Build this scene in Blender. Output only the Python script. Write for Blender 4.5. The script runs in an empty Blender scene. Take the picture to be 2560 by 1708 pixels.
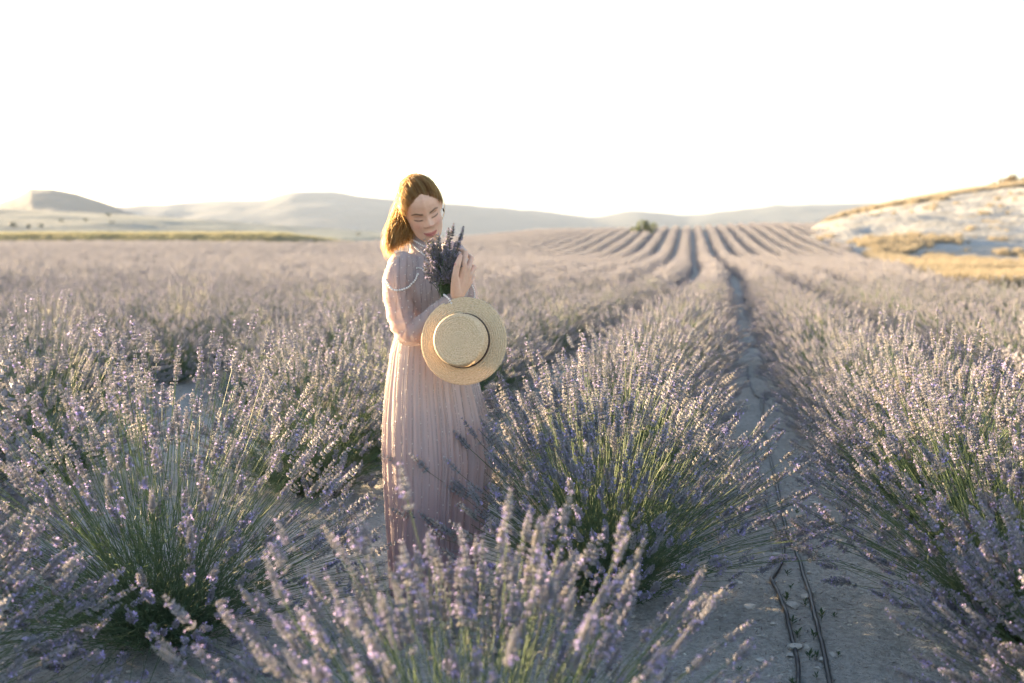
import bpy, bmesh, math, random
import numpy as np
from mathutils import Vector, Matrix, noise
from mathutils.bvhtree import BVHTree

random.seed(7)
scene = bpy.context.scene
col = scene.collection
R = math.radians

# ------------------------------------------------------------------ camera
EYE = 1.41
PITCH = R(5.83)
FPX = 2489.0                       # focal length in photograph pixels (35 mm on 36 mm)
cam_d = bpy.data.cameras.new('camera')
cam_d.lens = 35.0; cam_d.sensor_width = 36.0
cam_d.clip_start = 0.05; cam_d.clip_end = 9000
cam_d.dof.use_dof = True
cam_d.dof.focus_distance = 3.85
cam_d.dof.aperture_fstop = 2.0
cam = bpy.data.objects.new('camera', cam_d); col.objects.link(cam)
cam.location = (0, 0, EYE)
cam.rotation_euler = (R(90) - PITCH, 0, 0)
scene.camera = cam

# ------------------------------------------------------------------ sky, sun, exposure
SUN_AZ, SUN_EL = R(-54), R(7.2)     # azimuth from +Y towards +X
world = bpy.data.worlds.new('World'); scene.world = world
world.use_nodes = True
wn = world.node_tree; wn.nodes.clear()
sky = wn.nodes.new('ShaderNodeTexSky'); sky.sky_type = 'NISHITA'
sky.sun_disc = False; sky.sun_elevation = SUN_EL; sky.sun_rotation = SUN_AZ
sky.altitude = 0; sky.air_density = 1.0; sky.dust_density = 1.6; sky.ozone_density = 2.2
bg = wn.nodes.new('ShaderNodeBackground'); bg.inputs['Strength'].default_value = 0.062
hs = wn.nodes.new('ShaderNodeHueSaturation'); hs.inputs['Saturation'].default_value = 0.82      # the photograph is balanced for the shade
wo = wn.nodes.new('ShaderNodeOutputWorld')
wn.links.new(sky.outputs[0], hs.inputs['Color']); wn.links.new(hs.outputs[0], bg.inputs[0]); wn.links.new(bg.outputs[0], wo.inputs[0])
sun_d = bpy.data.lights.new('sun', 'SUN'); sun_d.energy = 4.7; sun_d.angle = R(0.53)
sun_d.color = (1.0, 0.70, 0.39)
sun = bpy.data.objects.new('sun', sun_d); col.objects.link(sun)
to_sun = Vector((math.sin(SUN_AZ) * math.cos(SUN_EL), math.cos(SUN_AZ) * math.cos(SUN_EL), math.sin(SUN_EL)))
sun.rotation_euler = to_sun.to_track_quat('Z', 'Y').to_euler()
scene.view_settings.view_transform = 'Standard'
scene.view_settings.look = 'None'
scene.view_settings.exposure = 3.46
scene.view_settings.gamma = 1.0
scene.view_settings.use_curve_mapping = False
scene.cycles.use_denoising = True
scene.cycles.max_bounces = 8
scene.cycles.diffuse_bounces = 4
scene.cycles.transmission_bounces = 4
scene.cycles.transparent_max_bounces = 12
scene.cycles.sample_clamp_indirect = 6.0

# ------------------------------------------------------------------ helpers
CA, SA = math.cos(PITCH), math.sin(PITCH)
def ray(px, py):
    a = (px - 1280) / FPX; b = (854 - py) / FPX
    return Vector((a, CA + b * SA, -SA + b * CA))
def P(px, py, y):
    d = ray(px, py); t = y / d.y
    return Vector((d.x * t, y, EYE + d.z * t))
def project(p):
    v = Vector(p) - Vector((0, 0, EYE))
    zc = v.y * CA - v.z * SA
    if zc < 0.05: return None
    return 1280 + FPX * v.x / zc, 854 - FPX * (v.y * SA + v.z * CA) / zc, zc

def tag(o, label=None, cat=None, group=None, kind=None):
    if label: o['label'] = label
    if cat: o['category'] = cat
    if group: o['group'] = group
    if kind: o['kind'] = kind
    return o
def empty(name, loc=(0, 0, 0), rz=0.0):
    o = bpy.data.objects.new(name, None); col.objects.link(o)
    o.empty_display_size = 0.1
    o.location = loc; o.rotation_euler = (0, 0, rz)
    return o
def link(name, me, parent=None):
    o = bpy.data.objects.new(name, me); col.objects.link(o)
    if parent: o.parent = parent
    return o

class MB:
    """collects numpy pieces into one mesh"""
    def __init__(s): s.v = []; s.t = []; s.q = []; s.tm = []; s.qm = []; s.n = 0
    def add(s, V, T=None, Q=None, m=0, tm=None):
        V = np.asarray(V, dtype=np.float64).reshape(-1, 3)
        if T is not None and len(T):
            T = np.asarray(T, dtype=np.int64).reshape(-1, 3); s.t.append(T + s.n)
            s.tm.append(np.full(len(T), m) if tm is None else np.asarray(tm))
        if Q is not None and len(Q):
            Q = np.asarray(Q, dtype=np.int64).reshape(-1, 4); s.q.append(Q + s.n); s.qm.append(np.full(len(Q), m))
        s.v.append(V); s.n += len(V)
        return s
    def mesh(s, name, mats, smooth=True):
        V = np.concatenate(s.v) if s.v else np.zeros((0, 3))
        T = np.concatenate(s.t) if s.t else np.zeros((0, 3), int)
        Q = np.concatenate(s.q) if s.q else np.zeros((0, 4), int)
        tm = np.concatenate(s.tm) if s.tm else np.zeros(0, int)
        qm = np.concatenate(s.qm) if s.qm else np.zeros(0, int)
        return mesh_from(name, V, T, Q, mats, np.concatenate([tm, qm]), smooth)

def mesh_from(name, V, T, Q, mats, mi=None, smooth=True):
    me = bpy.data.meshes.new(name)
    nt, nq = len(T), len(Q)
    me.vertices.add(len(V)); me.vertices.foreach_set('co', np.asarray(V, dtype=np.float32).ravel())
    me.loops.add(nt * 3 + nq * 4); me.polygons.add(nt + nq)
    li = np.concatenate([np.asarray(T, dtype=np.int32).ravel(), np.asarray(Q, dtype=np.int32).ravel()])
    me.loops.foreach_set('vertex_index', li.astype(np.int32))
    ls = np.concatenate([np.arange(nt) * 3, nt * 3 + np.arange(nq) * 4]).astype(np.int32)
    me.polygons.foreach_set('loop_start', ls)
    for m in mats: me.materials.append(m)
    if mi is not None: me.polygons.foreach_set('material_index', np.asarray(mi, dtype=np.int32))
    me.polygons.foreach_set('use_smooth', np.full(nt + nq, smooth))
    me.update(calc_edges=True); me.validate()
    return me

def grid_quads(nr, nc, wrap=False):
    a = np.arange(nr - 1)[:, None] * nc
    c = np.arange(nc if wrap else nc - 1)[None, :]
    c2 = (c + 1) % nc
    q = np.stack([a + c, a + c2, a + nc + c2, a + nc + c], axis=-1)
    return q.reshape(-1, 4)

def tube(pts, radii, sides=12, caps=True, flat=None):
    """round tube with rounded ends through pts; flat = (axis, scale) squashes the section"""
    pts = [Vector(p) for p in pts]; radii = list(radii)
    if caps:
        d0 = (pts[0] - pts[1]).normalized(); d1 = (pts[-1] - pts[-2]).normalized()
        r0, r1 = radii[0], radii[-1]
        pre = [(pts[0] + d0 * r0 * math.sin(t), r0 * math.cos(t)) for t in (1.45, 1.05, 0.55)]
        post = [(pts[-1] + d1 * r1 * math.sin(t), r1 * math.cos(t)) for t in (0.55, 1.05, 1.45)]
        pts = [p for p, _ in pre] + pts + [p for p, _ in post]
        radii = [r for _, r in pre] + radii + [r for _, r in post]
    n = len(pts); V = []
    up = Vector((0.13, 0.31, 0.94))
    for i in range(n):
        t = (pts[min(i + 1, n - 1)] - pts[max(i - 1, 0)]).normalized()
        a = up - t * up.dot(t)
        if a.length < 1e-4: a = Vector((1, 0, 0)) - t * t.x
        a.normalize(); b = t.cross(a); up = a
        for k in range(sides):
            f = 2 * math.pi * k / sides
            o = (a * math.cos(f) + b * math.sin(f)) * radii[i]
            if flat is not None: o = o + flat[0] * (o.dot(flat[0]) * (flat[1] - 1.0))
            V.append(pts[i] + o)
    Q = grid_quads(n, sides, True)
    T = []
    if caps:
        V.append(pts[0]); V.append(pts[-1]); c0, c1 = len(V) - 2, len(V) - 1
        for k in range(sides):
            T.append((c0, (k + 1) % sides, k)); T.append((c1, (n - 1) * sides + k, (n - 1) * sides + (k + 1) % sides))
    return np.array([tuple(v) for v in V]), np.array(T, dtype=int).reshape(-1, 3), Q

def catmull(pts, n):
    pts = [np.asarray(tuple(p), dtype=float) for p in pts]
    pts = [2 * pts[0] - pts[1]] + pts + [2 * pts[-1] - pts[-2]]
    out = []
    for i in range(1, len(pts) - 2):
        for k in range(n):
            t = k / n
            a, b, c, d = pts[i - 1:i + 3]
            out.append(0.5 * (2 * b + (c - a) * t + (2 * a - 5 * b + 4 * c - d) * t * t + (3 * b - a - 3 * c + d) * t ** 3))
    out.append(pts[-2])
    return np.array(out)

def sm(a, b, x):
    t = np.clip((np.asarray(x, float) - a) / (b - a), 0, 1); return t * t * (3 - 2 * t)

def fbm(x, y, z=0.0, o=4):
    return noise.fractal(Vector((x, y, z)), 1.0, 2.0, o, noise_basis='PERLIN_ORIGINAL')

# ------------------------------------------------------------------ materials
def new_mat(name):
    m = bpy.data.materials.new(name); m.use_nodes = True
    nt = m.node_tree; nt.nodes.clear()
    out = nt.nodes.new('ShaderNodeOutputMaterial')
    return m, nt, out
def nd(nt, t, **kw):
    n = nt.nodes.new(t)
    for k, v in kw.items():
        if k in n.inputs: n.inputs[k].default_value = v
        else: setattr(n, k, v)
    return n
def noise_ramp(nt, scale, stops, detail=4, coord='pos', rough=0.55):
    g = nt.nodes.new('ShaderNodeNewGeometry') if coord == 'pos' else nt.nodes.new('ShaderNodeTexCoord')
    n = nd(nt, 'ShaderNodeTexNoise', Scale=scale, Detail=detail, Roughness=rough)
    nt.links.new(g.outputs['Position' if coord == 'pos' else 'Object'], n.inputs['Vector'])
    r = nt.nodes.new('ShaderNodeValToRGB')
    els = r.color_ramp.elements
    while len(els) < len(stops): els.new(0.5)
    for e, (p, c) in zip(els, stops): e.position = p; e.color = (*c, 1)
    nt.links.new(n.outputs['Fac'], r.inputs['Fac'])
    return n, r
def leafy(name, stops, scale, transl=0.35, tcol=None, rough=0.6, spec=0.2):
    m, nt, out = new_mat(name)
    _, r = noise_ramp(nt, scale, stops)
    p = nd(nt, 'ShaderNodeBsdfPrincipled', Roughness=rough); p.inputs['Specular IOR Level'].default_value = spec
    t = nt.nodes.new('ShaderNodeBsdfTranslucent'); mx = nd(nt, 'ShaderNodeMixShader', Fac=transl)
    nt.links.new(r.outputs[0], p.inputs['Base Color'])
    if tcol: t.inputs['Color'].default_value = (*tcol, 1)
    else: nt.links.new(r.outputs[0], t.inputs['Color'])
    nt.links.new(p.outputs[0], mx.inputs[1]); nt.links.new(t.outputs[0], mx.inputs[2]); nt.links.new(mx.outputs[0], out.inputs[0])
    return m
def earth(name, layers, bump=0.3, bscale=40.0, bdist=0.02):
    """layers: [(scale, stops)] multiplied by overlay mixing"""
    m, nt, out = new_mat(name)
    p = nd(nt, 'ShaderNodeBsdfPrincipled', Roughness=0.95); p.inputs['Specular IOR Level'].default_value = 0.1
    cur = None
    for s, st in layers:
        _, r = noise_ramp(nt, s, st, detail=6, rough=0.62)
        if cur is None: cur = r.outputs[0]
        else:
            mx = nt.nodes.new('ShaderNodeMix'); mx.data_type = 'RGBA'; mx.blend_type = 'MULTIPLY'; mx.inputs[0].default_value = 1.0
            nt.links.new(cur, mx.inputs[6]); nt.links.new(r.outputs[0], mx.inputs[7]); cur = mx.outputs[2]
    nt.links.new(cur, p.inputs['Base Color'])
    n, _ = noise_ramp(nt, bscale, [(0, (0, 0, 0)), (1, (1, 1, 1))], detail=5)
    b = nd(nt, 'ShaderNodeBump', Strength=bump, Distance=bdist)
    nt.links.new(n.outputs['Fac'], b.inputs['Height']); nt.links.new(b.outputs[0], p.inputs['Normal'])
    nt.links.new(p.outputs[0], out.inputs[0])
    return m
def plain(name, c, rough=0.5, spec=0.4, metal=0.0):
    m, nt, out = new_mat(name)
    _, r = noise_ramp(nt, 35.0, [(0.25, tuple(x * 0.82 for x in c)), (0.75, tuple(min(1, x * 1.12) for x in c))])
    p = nd(nt, 'ShaderNodeBsdfPrincipled', Roughness=rough, Metallic=metal); p.inputs['Specular IOR Level'].default_value = spec
    nt.links.new(r.outputs[0], p.inputs['Base Color']); nt.links.new(p.outputs[0], out.inputs[0])
    return m

M_soil = earth('pale_soil', [(1.3, [(0.3, (0.44, 0.435, 0.41)), (0.7, (0.58, 0.57, 0.54))]), (38.0, [(0.34, (0.68, 0.67, 0.65)), (0.58, (1, 1, 1))])], bump=1.0, bscale=75.0, bdist=0.035)
M_stone = earth('pale_stone', [(9.0, [(0.3, (0.42, 0.41, 0.38)), (0.7, (0.56, 0.55, 0.51))])], bump=0.5, bscale=90.0, bdist=0.004)
M_calyx = leafy('lavender_calyx', [(0.32, (0.34, 0.343, 0.402)), (0.52, (0.44, 0.438, 0.472)), (0.72, (0.53, 0.502, 0.457))], 9.0, 0.55, rough=0.8, spec=0.1)
M_flower = leafy('lavender_petal', [(0.3, (0.42, 0.36, 0.68)), (0.7, (0.56, 0.48, 0.80))], 20.0, 0.4)
M_stem = leafy('lavender_stem', [(0.3, (0.10, 0.16, 0.085)), (0.7, (0.165, 0.225, 0.11))], 4.0, 0.2)
M_leaf = leafy('lavender_leaf', [(0.3, (0.085, 0.14, 0.075)), (0.7, (0.155, 0.21, 0.12))], 6.0, 0.25)
LAV = [M_stem, M_calyx, M_flower, M_leaf]
# ================================================================== THE SETTING
def C_row(y):                       # sideways drift of every planted row with distance
    y = np.asarray(y, float)
    a, b, s0, s1 = 27.0, 54.0, 0.222, 0.178
    t = np.clip((y - a) / (b - a), 0, 1)
    return s0 * np.minimum(y, a) + (b - a) * (s0 * t + (s1 - s0) * (t ** 3 - 0.5 * t ** 4)) * (y > a) + s1 * np.maximum(y - b, 0)

def ground(x, y):
    x = np.asarray(x, float); y = np.asarray(y, float)
    crest = np.interp(x, [-60, -26, -12, -4.8, 3.6, 13, 28, 37, 46, 60, 110], [.45, .5, .85, 1.4, 2.25, 2.4, 2.75, 3.25, 3.1, 2.9, 2.9])
    w = sm(-34, -6, x)
    h = w * (-0.42 * sm(8, 28, y) - 0.14 * sm(38, 80, y) + (crest + 0.56) * sm(66, 158, y) ** 1.0) + (1 - w) * crest * sm(40, 112, y)
    h = h + 1.15 * sm(109, 119, y) * (1 - sm(124, 150, y)) * sm(-19, -29, x)
    h = h - (h + 3.0) * sm(162, 300, y)
    return h
def g1(x, y): return float(ground(x, y))

def add_noise(V, amp, sc, seed=0.0, o=5):
    return np.array([amp * fbm(v[0] * sc, v[1] * sc, seed, o) for v in V])

def polar_sheet(name, th, D, zf, mat, center=False):
    T, DD = np.meshgrid(th, D)
    x = np.sin(T) * DD; y = np.cos(T) * DD
    V = np.stack([x.ravel(), y.ravel(), np.zeros(x.size)], 1)
    V[:, 2] = zf(V[:, 0], V[:, 1], V)
    Q = grid_quads(len(D), len(th))
    Tr = np.zeros((0, 3), int)
    me = mesh_from(name, V, Tr, Q[:, ::-1], [mat], None, True)
    return me

# --- the ground, one sheet to the horizon
th = np.concatenate([np.linspace(-180, -42, 60)[:-1], np.linspace(-42, 42, 420), np.linspace(42, 180, 60)[1:]])
th = np.radians(th)
D = np.concatenate([np.linspace(0.02, 1.4, 8)[:-1], np.geomspace(1.4, 12, 240)[:-1], np.geomspace(12, 2300, 140)])
def gz(x, y, V):
    z = ground(x, y)
    d = np.hypot(x, y)
    n = np.zeros(len(x))
    near = (d < 16) & (y > -2)
    for i in np.where(near)[0]:
        n[i] = 0.035 * fbm(x[i] * 1.1, y[i] * 1.1, 3.1, 3) + 0.014 * fbm(x[i] * 9, y[i] * 9, 7.7, 4) + 0.006 * fbm(x[i] * 34, y[i] * 34, 1.7, 2)
    return z + n
gme = polar_sheet('ground', th, D, gz, M_soil)
ground_o = link('ground', gme); tag(ground_o, 'pale stony soil under the lavender rows', kind='structure')

# --- far relief
def topline(pts, D1):
    xs = [(p[0] - 1280) / FPX for p in pts]; zs = [EYE + (600 - p[1]) / FPX * D1 for p in pts]
    return lambda q: np.interp(q, xs, zs)
M_chalk = earth('chalk_slope', [(0.05, [(0.35, (0.25, 0.265, 0.27)), (0.65, (0.32, 0.325, 0.315))]), (0.35, [(0.35, (0.72, 0.70, 0.66)), (0.6, (1, 1, 1))])], bump=0.6, bscale=1.2, bdist=0.5)
M_bare = earth('bare_slope', [(0.02, [(0.35, (0.12, 0.155, 0.155)), (0.65, (0.18, 0.21, 0.195))]), (0.22, [(0.35, (0.70, 0.74, 0.70)), (0.6, (1, 1, 1))])], bump=0.5, bscale=0.6, bdist=0.6)
M_hill = earth('far_hill', [(0.006, [(0.3, (0.035, 0.045, 0.05)), (0.7, (0.06, 0.07, 0.07))]), (0.05, [(0.35, (0.75, 0.75, 0.75)), (0.6, (1, 1, 1))])], bump=0.4, bscale=0.1, bdist=3.0)

chalk_top = topline([(1500, 620), (1900, 614), (1985, 603), (2040, 572), (2113, 540), (2288, 508), (2400, 488), (2451, 480), (2560, 464), (2750, 440), (3200, 410), (4000, 400)], 170.0)
def chalk_z(x, y):
    y = np.maximum(np.asarray(y, float), 1); q = x / y
    zt = chalk_top(q)
    s = sm(72, 172, y) * 0.8 + 0.2 * sm(120, 172, y)
    g = ground(x, np.minimum(y, 160)) - 0.5 * (1 - sm(74, 95, y))
    return g + (zt - g) * s
def chalk_zn(x, y, V):
    z = chalk_z(x, y)
    s = sm(80, 120, y) * (1 - 0.75 * sm(150, 170, y))
    n = np.array([abs(fbm(a * .035 + b * .01, b * .02, 2.2, 5)) * 1.3 + .35 * fbm(a * .15, b * .15, 5, 4) for a, b in zip(x, y)])
    return z - s * (n - .4)
q = np.linspace(0.245, 1.5, 260)
tag(link('chalk_hill', polar_sheet('chalk_hill', np.arctan(q), np.geomspace(70, 420, 130) / np.cos(0.5), chalk_zn, M_chalk)), 'white chalk hillside with golden grass along its top', kind='structure')

bare_top = topline([(-2500, 470), (-600, 500), (0, 520), (300, 537), (600, 556), (900, 577), (1100, 589), (1280, 601), (1500, 606)], 340.0)
def bare_z(x, y):
    y = np.maximum(np.asarray(y, float), 1); q = x / y
    zt = bare_top(q); b = -2.0
    return b + (zt - b) * (0.55 * sm(135, 345, y) + 0.45 * np.clip((y - 135) / 210, 0, 1)) - 6 * sm(400, 700, y)
def bare_zn(x, y, V):
    return bare_z(x, y) + np.array([1.2 * fbm(a * .02, b * .02, 9.2, 4) for a, b in zip(x, y)]) * sm(150, 220, y) * (1 - .7 * sm(300, 345, y))
tag(link('bare_slope', polar_sheet('bare_slope', np.arctan(np.linspace(-1.5, 0.12, 220)), np.geomspace(135, 720, 90) * 1.02, bare_zn, M_bare)), 'low grey green slope behind the left of the field', kind='structure')

def ridge(name, label, pts, D1, wf, wb, amp, sc, seed, q0, q1):
    tl = topline(pts, D1)
    def zf(x, y, V):
        qq = x / np.maximum(y, 1)
        s = np.where(y < D1, sm(D1 - wf, D1, y) ** 0.8, 1 - 0.6 * sm(D1, D1 + wb, y))
        n = np.array([amp * (fbm(a * sc, b * sc, seed, 5)) for a, b in zip(x, y)])
        return -4 + (tl(qq) + 4) * s + n * s * (1 - 0.9 * np.exp(-((y - D1) / (wf * .15)) ** 2))
    qs = np.linspace(q0, q1, 300)
    X, Y = np.meshgrid(qs, np.concatenate([np.linspace(D1 - wf, D1, 40), np.linspace(D1, D1 + wb, 14)[1:]]))
    V = np.stack([(X * Y).ravel(), Y.ravel(), np.zeros(X.size)], 1)
    V[:, 2] = zf(V[:, 0], V[:, 1], V)
    me = mesh_from(name, V, np.zeros((0, 3), int), grid_quads(X.shape[0], X.shape[1]), [M_hill])
    tag(link(name, me), label, kind='structure')
ridge('flat_topped_hill', 'flat topped hazy hill at the far left', [(-900, 600), (-500, 575), (-250, 548), (-60, 527), (0, 514), (50, 496), (89, 475), (140, 476), (170, 481), (204, 488), (225, 496), (255, 505), (290, 517), (323, 531), (353, 542), (420, 565), (560, 598)], 900, 300, 200, 6, .012, 4.0, -.9, -.28)
ridge('mountain_range', 'long hazy mountain range along the horizon', [(-3000, 560), (-600, 545), (100, 530), (311, 522), (383, 516), (450, 510), (532, 504), (600, 504), (664, 503), (700, 494), (740, 486), (790, 485), (842, 483), (870, 486), (894, 491), (1000, 501), (1120, 511), (1250, 523), (1306, 529), (1328, 527), (1389, 533), (1473, 544), (1500, 543), (1573, 533), (1612, 532), (1712, 540), (1779, 533), (1860, 524), (1946, 516), (2019, 512), (2119, 515), (2400, 522), (3200, 505), (5000, 520)], 1600, 550, 300, 9, .008, 8.0, -1.0, 1.0)

# --- the air: even pale haze round everything
hz_m, hz_nt, hz_out = new_mat('pale_haze')
pv = nd(hz_nt, 'ShaderNodeVolumePrincipled', Density=0.0002, Anisotropy=0.0); pv.inputs['Color'].default_value = (0.60, 0.75, 1.0, 1)
hz_nt.links.new(pv.outputs[0], hz_out.inputs['Volume'])
bm = bmesh.new(); bmesh.ops.create_cube(bm, size=1.0)
hm = bpy.data.meshes.new('haze'); bm.to_mesh(hm); bm.free(); hm.materials.append(hz_m)
haze = link('haze', hm); haze.scale = (5600, 5600, 95); haze.location = (0, 0, 95 / 2 - 7)
tag(haze, 'pale evening haze over the whole valley', kind='stuff')
# ================================================================== LAVENDER
def spike_template(rng, lod, L=0.085, rad=0.0075):
    """a flower spike along +Z from the origin: V, T, material per triangle (1 calyx, 2 petal, 0 stem)"""
    mb = MB()
    if lod == 0: nwh, nb = 9, 9
    elif lod == 1: nwh, nb = 6, 5
    else: nwh, nb = 3, 4
    bend = rng.normal(0, 0.10); baz = rng.uniform(0, 6.28)
    def axis(s):
        return np.array([math.cos(baz) * bend * s * s / max(L, .01) * .5, math.sin(baz) * bend * s * s / max(L, .01) * .5, s])
    if lod < 2:
        pts = [axis(s) for s in np.linspace(0, L * .97, 4)]
        v, t, qd = tube(pts, [0.0011, 0.001, 0.0009, 0.0006], 3, False)
        t2 = np.concatenate([qd[:, [0, 1, 2]], qd[:, [0, 2, 3]]]); mb.add(v, t2, m=0)
    pos = [0.0] if nwh > 4 else []
    rest = nwh - len(pos)
    pos = pos + list(np.linspace(0.22 if pos else 0.0, 0.97, rest))
    for wi, s in enumerate(pos):
        s = s + rng.normal(0, .012)
        c = axis(max(0, s) * L)
        f = (1.0 - 0.55 * max(0, s) ** 2) * (0.85 if wi == 0 and len(pos) > 4 else 1.0)
        rr = rad * f * rng.uniform(.85, 1.15); ln = rr * (1.3 if lod < 2 else 2.2); w = rr * (0.52 if lod == 0 else 0.88 if lod == 1 else 1.0)
        n = nb if s < .8 else max(3, nb - 2)
        a0 = rng.uniform(0, 6.28)
        for k in range(n):
            a = a0 + 2 * math.pi * (k + rng.uniform(-.2, .2)) / n
            el = rng.uniform(0.55, 1.10) if s < .9 else rng.uniform(.9, 1.4)
            o = np.array([math.cos(a), math.sin(a), 0])
            d = o * math.cos(el) + np.array([0, 0, math.sin(el)])
            sd = np.array([-math.sin(a), math.cos(a), 0]); up = np.cross(d, sd)
            b = c + o * rr * .12; mid = b + d * ln * .5; tip = b + d * ln * rng.uniform(.9, 1.15)
            V = [b, mid + sd * w * .5 - up * w * .28, mid - sd * w * .5 - up * w * .28, mid + up * w * .55, tip]
            mb.add(V, ([(0, 2, 1)] if lod == 0 else []) + [(0, 1, 3), (0, 3, 2), (4, 1, 2), (4, 3, 1), (4, 2, 3)], m=1)
            if rng.random() < (.11 if lod == 0 else .09) and lod < 2:
                for j in range(3):
                    aa = rng.uniform(0, 6.28); e = sd * math.cos(aa) + up * math.sin(aa)
                    g = np.cross(d, e); pl = ln * .42
                    mb.add([tip - d * ln * .1, tip + e * pl + g * pl * .45 + d * pl * .3, tip + e * pl - g * pl * .45 + d * pl * .3], [(0, 1, 2)], m=2)
    V = np.concatenate(mb.v); T = np.concatenate(mb.t); tm = np.concatenate(mb.tm)
    return V, T, tm

rngS = np.random.default_rng(11)
SPK = {l: [spike_template(rngS, l, L=rngS.uniform(.07, .112), rad=rngS.uniform(.0110, .0135) * (1.0 if l == 0 else 1.1 if l == 1 else 1.5)) for _ in range(8 if l == 0 else 5)] for l in (0, 1, 2)}
SPIKE_ME = [mesh_from('flower_spike', V, T, np.zeros((0, 4), int), LAV, tm, False) for V, T, tm in SPK[0]]

def frames(tan, spin):
    t = tan / np.linalg.norm(tan, axis=1, keepdims=True)
    ref = np.where(np.abs(t[:, 2:3]) < .9, np.array([[0, 0, 1.0]]), np.array([[1.0, 0, 0]]))
    a = np.cross(ref, t); a /= np.linalg.norm(a, axis=1, keepdims=True); b = np.cross(t, a)
    c, s = np.cos(spin)[:, None], np.sin(spin)[:, None]
    return np.stack([a * c + b * s, -a * s + b * c, t], axis=2)          # columns x, y, z

def place(mb, tmpl, O, M, sc):
    V, T, tm = tmpl
    W = np.einsum('kij,nj->kni', M * sc[:, None, None], V) + O[:, None, :]
    n = len(V); k = len(O)
    TT = (T[None] + (np.arange(k) * n)[:, None, None]).reshape(-1, 3)
    mb.add(W.reshape(-1, 3), TT, tm=np.tile(tm, k))

def bush_layout(rng, n, Rh, H, maxth=75):
    """stems fanning from one crown: base, control, tip, tip direction"""
    th = np.radians(maxth) * rng.random(n) ** 0.60
    az = rng.uniform(0, 2 * np.pi, n)
    lob = 1 + 0.10 * np.sin(az * 2 + rng.uniform(0, 6)) + 0.08 * np.sin(az * 5 + rng.uniform(0, 6))
    d = np.stack([np.sin(th) * np.cos(az), np.sin(th) * np.sin(az), np.cos(th)], 1)
    r = 1 / np.sqrt((np.sin(th) / Rh) ** 2 + (np.cos(th) / H) ** 2) * lob
    r = r * np.where(rng.random(n) < .22, rng.uniform(.6, .9, n), rng.uniform(.86, 1.08, n))
    ba = rng.uniform(0, 2 * np.pi, n); br = .10 * np.sqrt(rng.random(n))
    base = np.stack([br * np.cos(ba), br * np.sin(ba), rng.uniform(0.0, .05, n)], 1) + d * [.06, .06, 0]
    tip = base * .4 + d * r[:, None]; tip[:, 2] = np.maximum(tip[:, 2], .05)
    tip[:, :2] += rng.normal(0, .025, (n, 2))
    ctl = base + (tip - base) * .5
    ctl[:, 2] += r * (.03 + .07 * np.sin(th)) + rng.normal(0, .012, n)
    ctl[:, :2] += rng.normal(0, .012, (n, 2))
    tan = tip - ctl
    tan[:, 2] += rng.uniform(.0, .24, n) * np.sin(th) ** 1.5
    return base, ctl, tip, tan

def stems(mb, base, ctl, tip, r0=.0013, seg=4, m=0):
    n = len(base); t = np.linspace(0, 1, seg)[:, None, None]
    Pp = (1 - t) ** 2 * base + 2 * t * (1 - t) * ctl + t * t * tip             # seg,n,3
    tg = tip - base; tg = tg / np.linalg.norm(tg, axis=1, keepdims=True)
    M = frames(tg, np.zeros(n)); a, b = M[:, :, 0], M[:, :, 1]
    V = np.zeros((n, seg, 3, 3))
    for k in range(3):
        o = a * math.cos(2.094 * k) + b * math.sin(2.094 * k)
        for i in range(seg): V[:, i, k] = Pp[i] + o * r0 * (1.0 - .3 * i / (seg - 1))
    q = grid_quads(seg, 3, True)
    Q = (q[None] + (np.arange(n) * seg * 3)[:, None, None]).reshape(-1, 4)
    mb.add(V.reshape(-1, 3), Q=Q, m=m)

def leaves(mb, rng, base, ctl, tip, per, tmax=.5, ln=.036, wd=.0042, m=3):
    n = len(base) * per
    b, c, e = (np.repeat(x, per, 0) for x in (base, ctl, tip))
    t = (rng.random(n) * tmax)[:, None]
    p = (1 - t) ** 2 * b + 2 * t * (1 - t) * c + t * t * e
    d = e - b; d /= np.linalg.norm(d, axis=1, keepdims=True)
    u = rng.normal(0, 1, (n, 3)); u /= np.linalg.norm(u, axis=1, keepdims=True)
    d = d * .8 + u * .75; d /= np.linalg.norm(d, axis=1, keepdims=True)
    s = np.cross(d, rng.normal(0, 1, (n, 3))); s /= np.linalg.norm(s, axis=1, keepdims=True)
    L = (ln * rng.uniform(.6, 1.3, n))[:, None]; w = wd * .5
    V = np.stack([p, p + d * L * .45 + s * w, p + d * L, p + d * L * .45 - s * w], 1)
    Q = np.arange(n * 4).reshape(n, 4)
    mb.add(V.reshape(-1, 3), Q=Q, m=m)

def bush_spikes(rng, lay):
    base, ctl, tip, tan = lay; n = len(tip)
    return dict(O=tip, M=frames(tan, rng.uniform(0, 6.28, n)), sc=rng.uniform(.72, 1.12, n), k=rng.integers(0, 1000, n))
def spikes_mesh(mb, sp, lod, idx):
    nt = len(SPK[lod])
    for j in range(nt):
        s = idx[(sp['k'][idx] % nt) == j]
        if len(s): place(mb, SPK[lod][j], sp['O'][s], sp['M'][s], sp['sc'][s])

rngB = np.random.default_rng(5)
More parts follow.
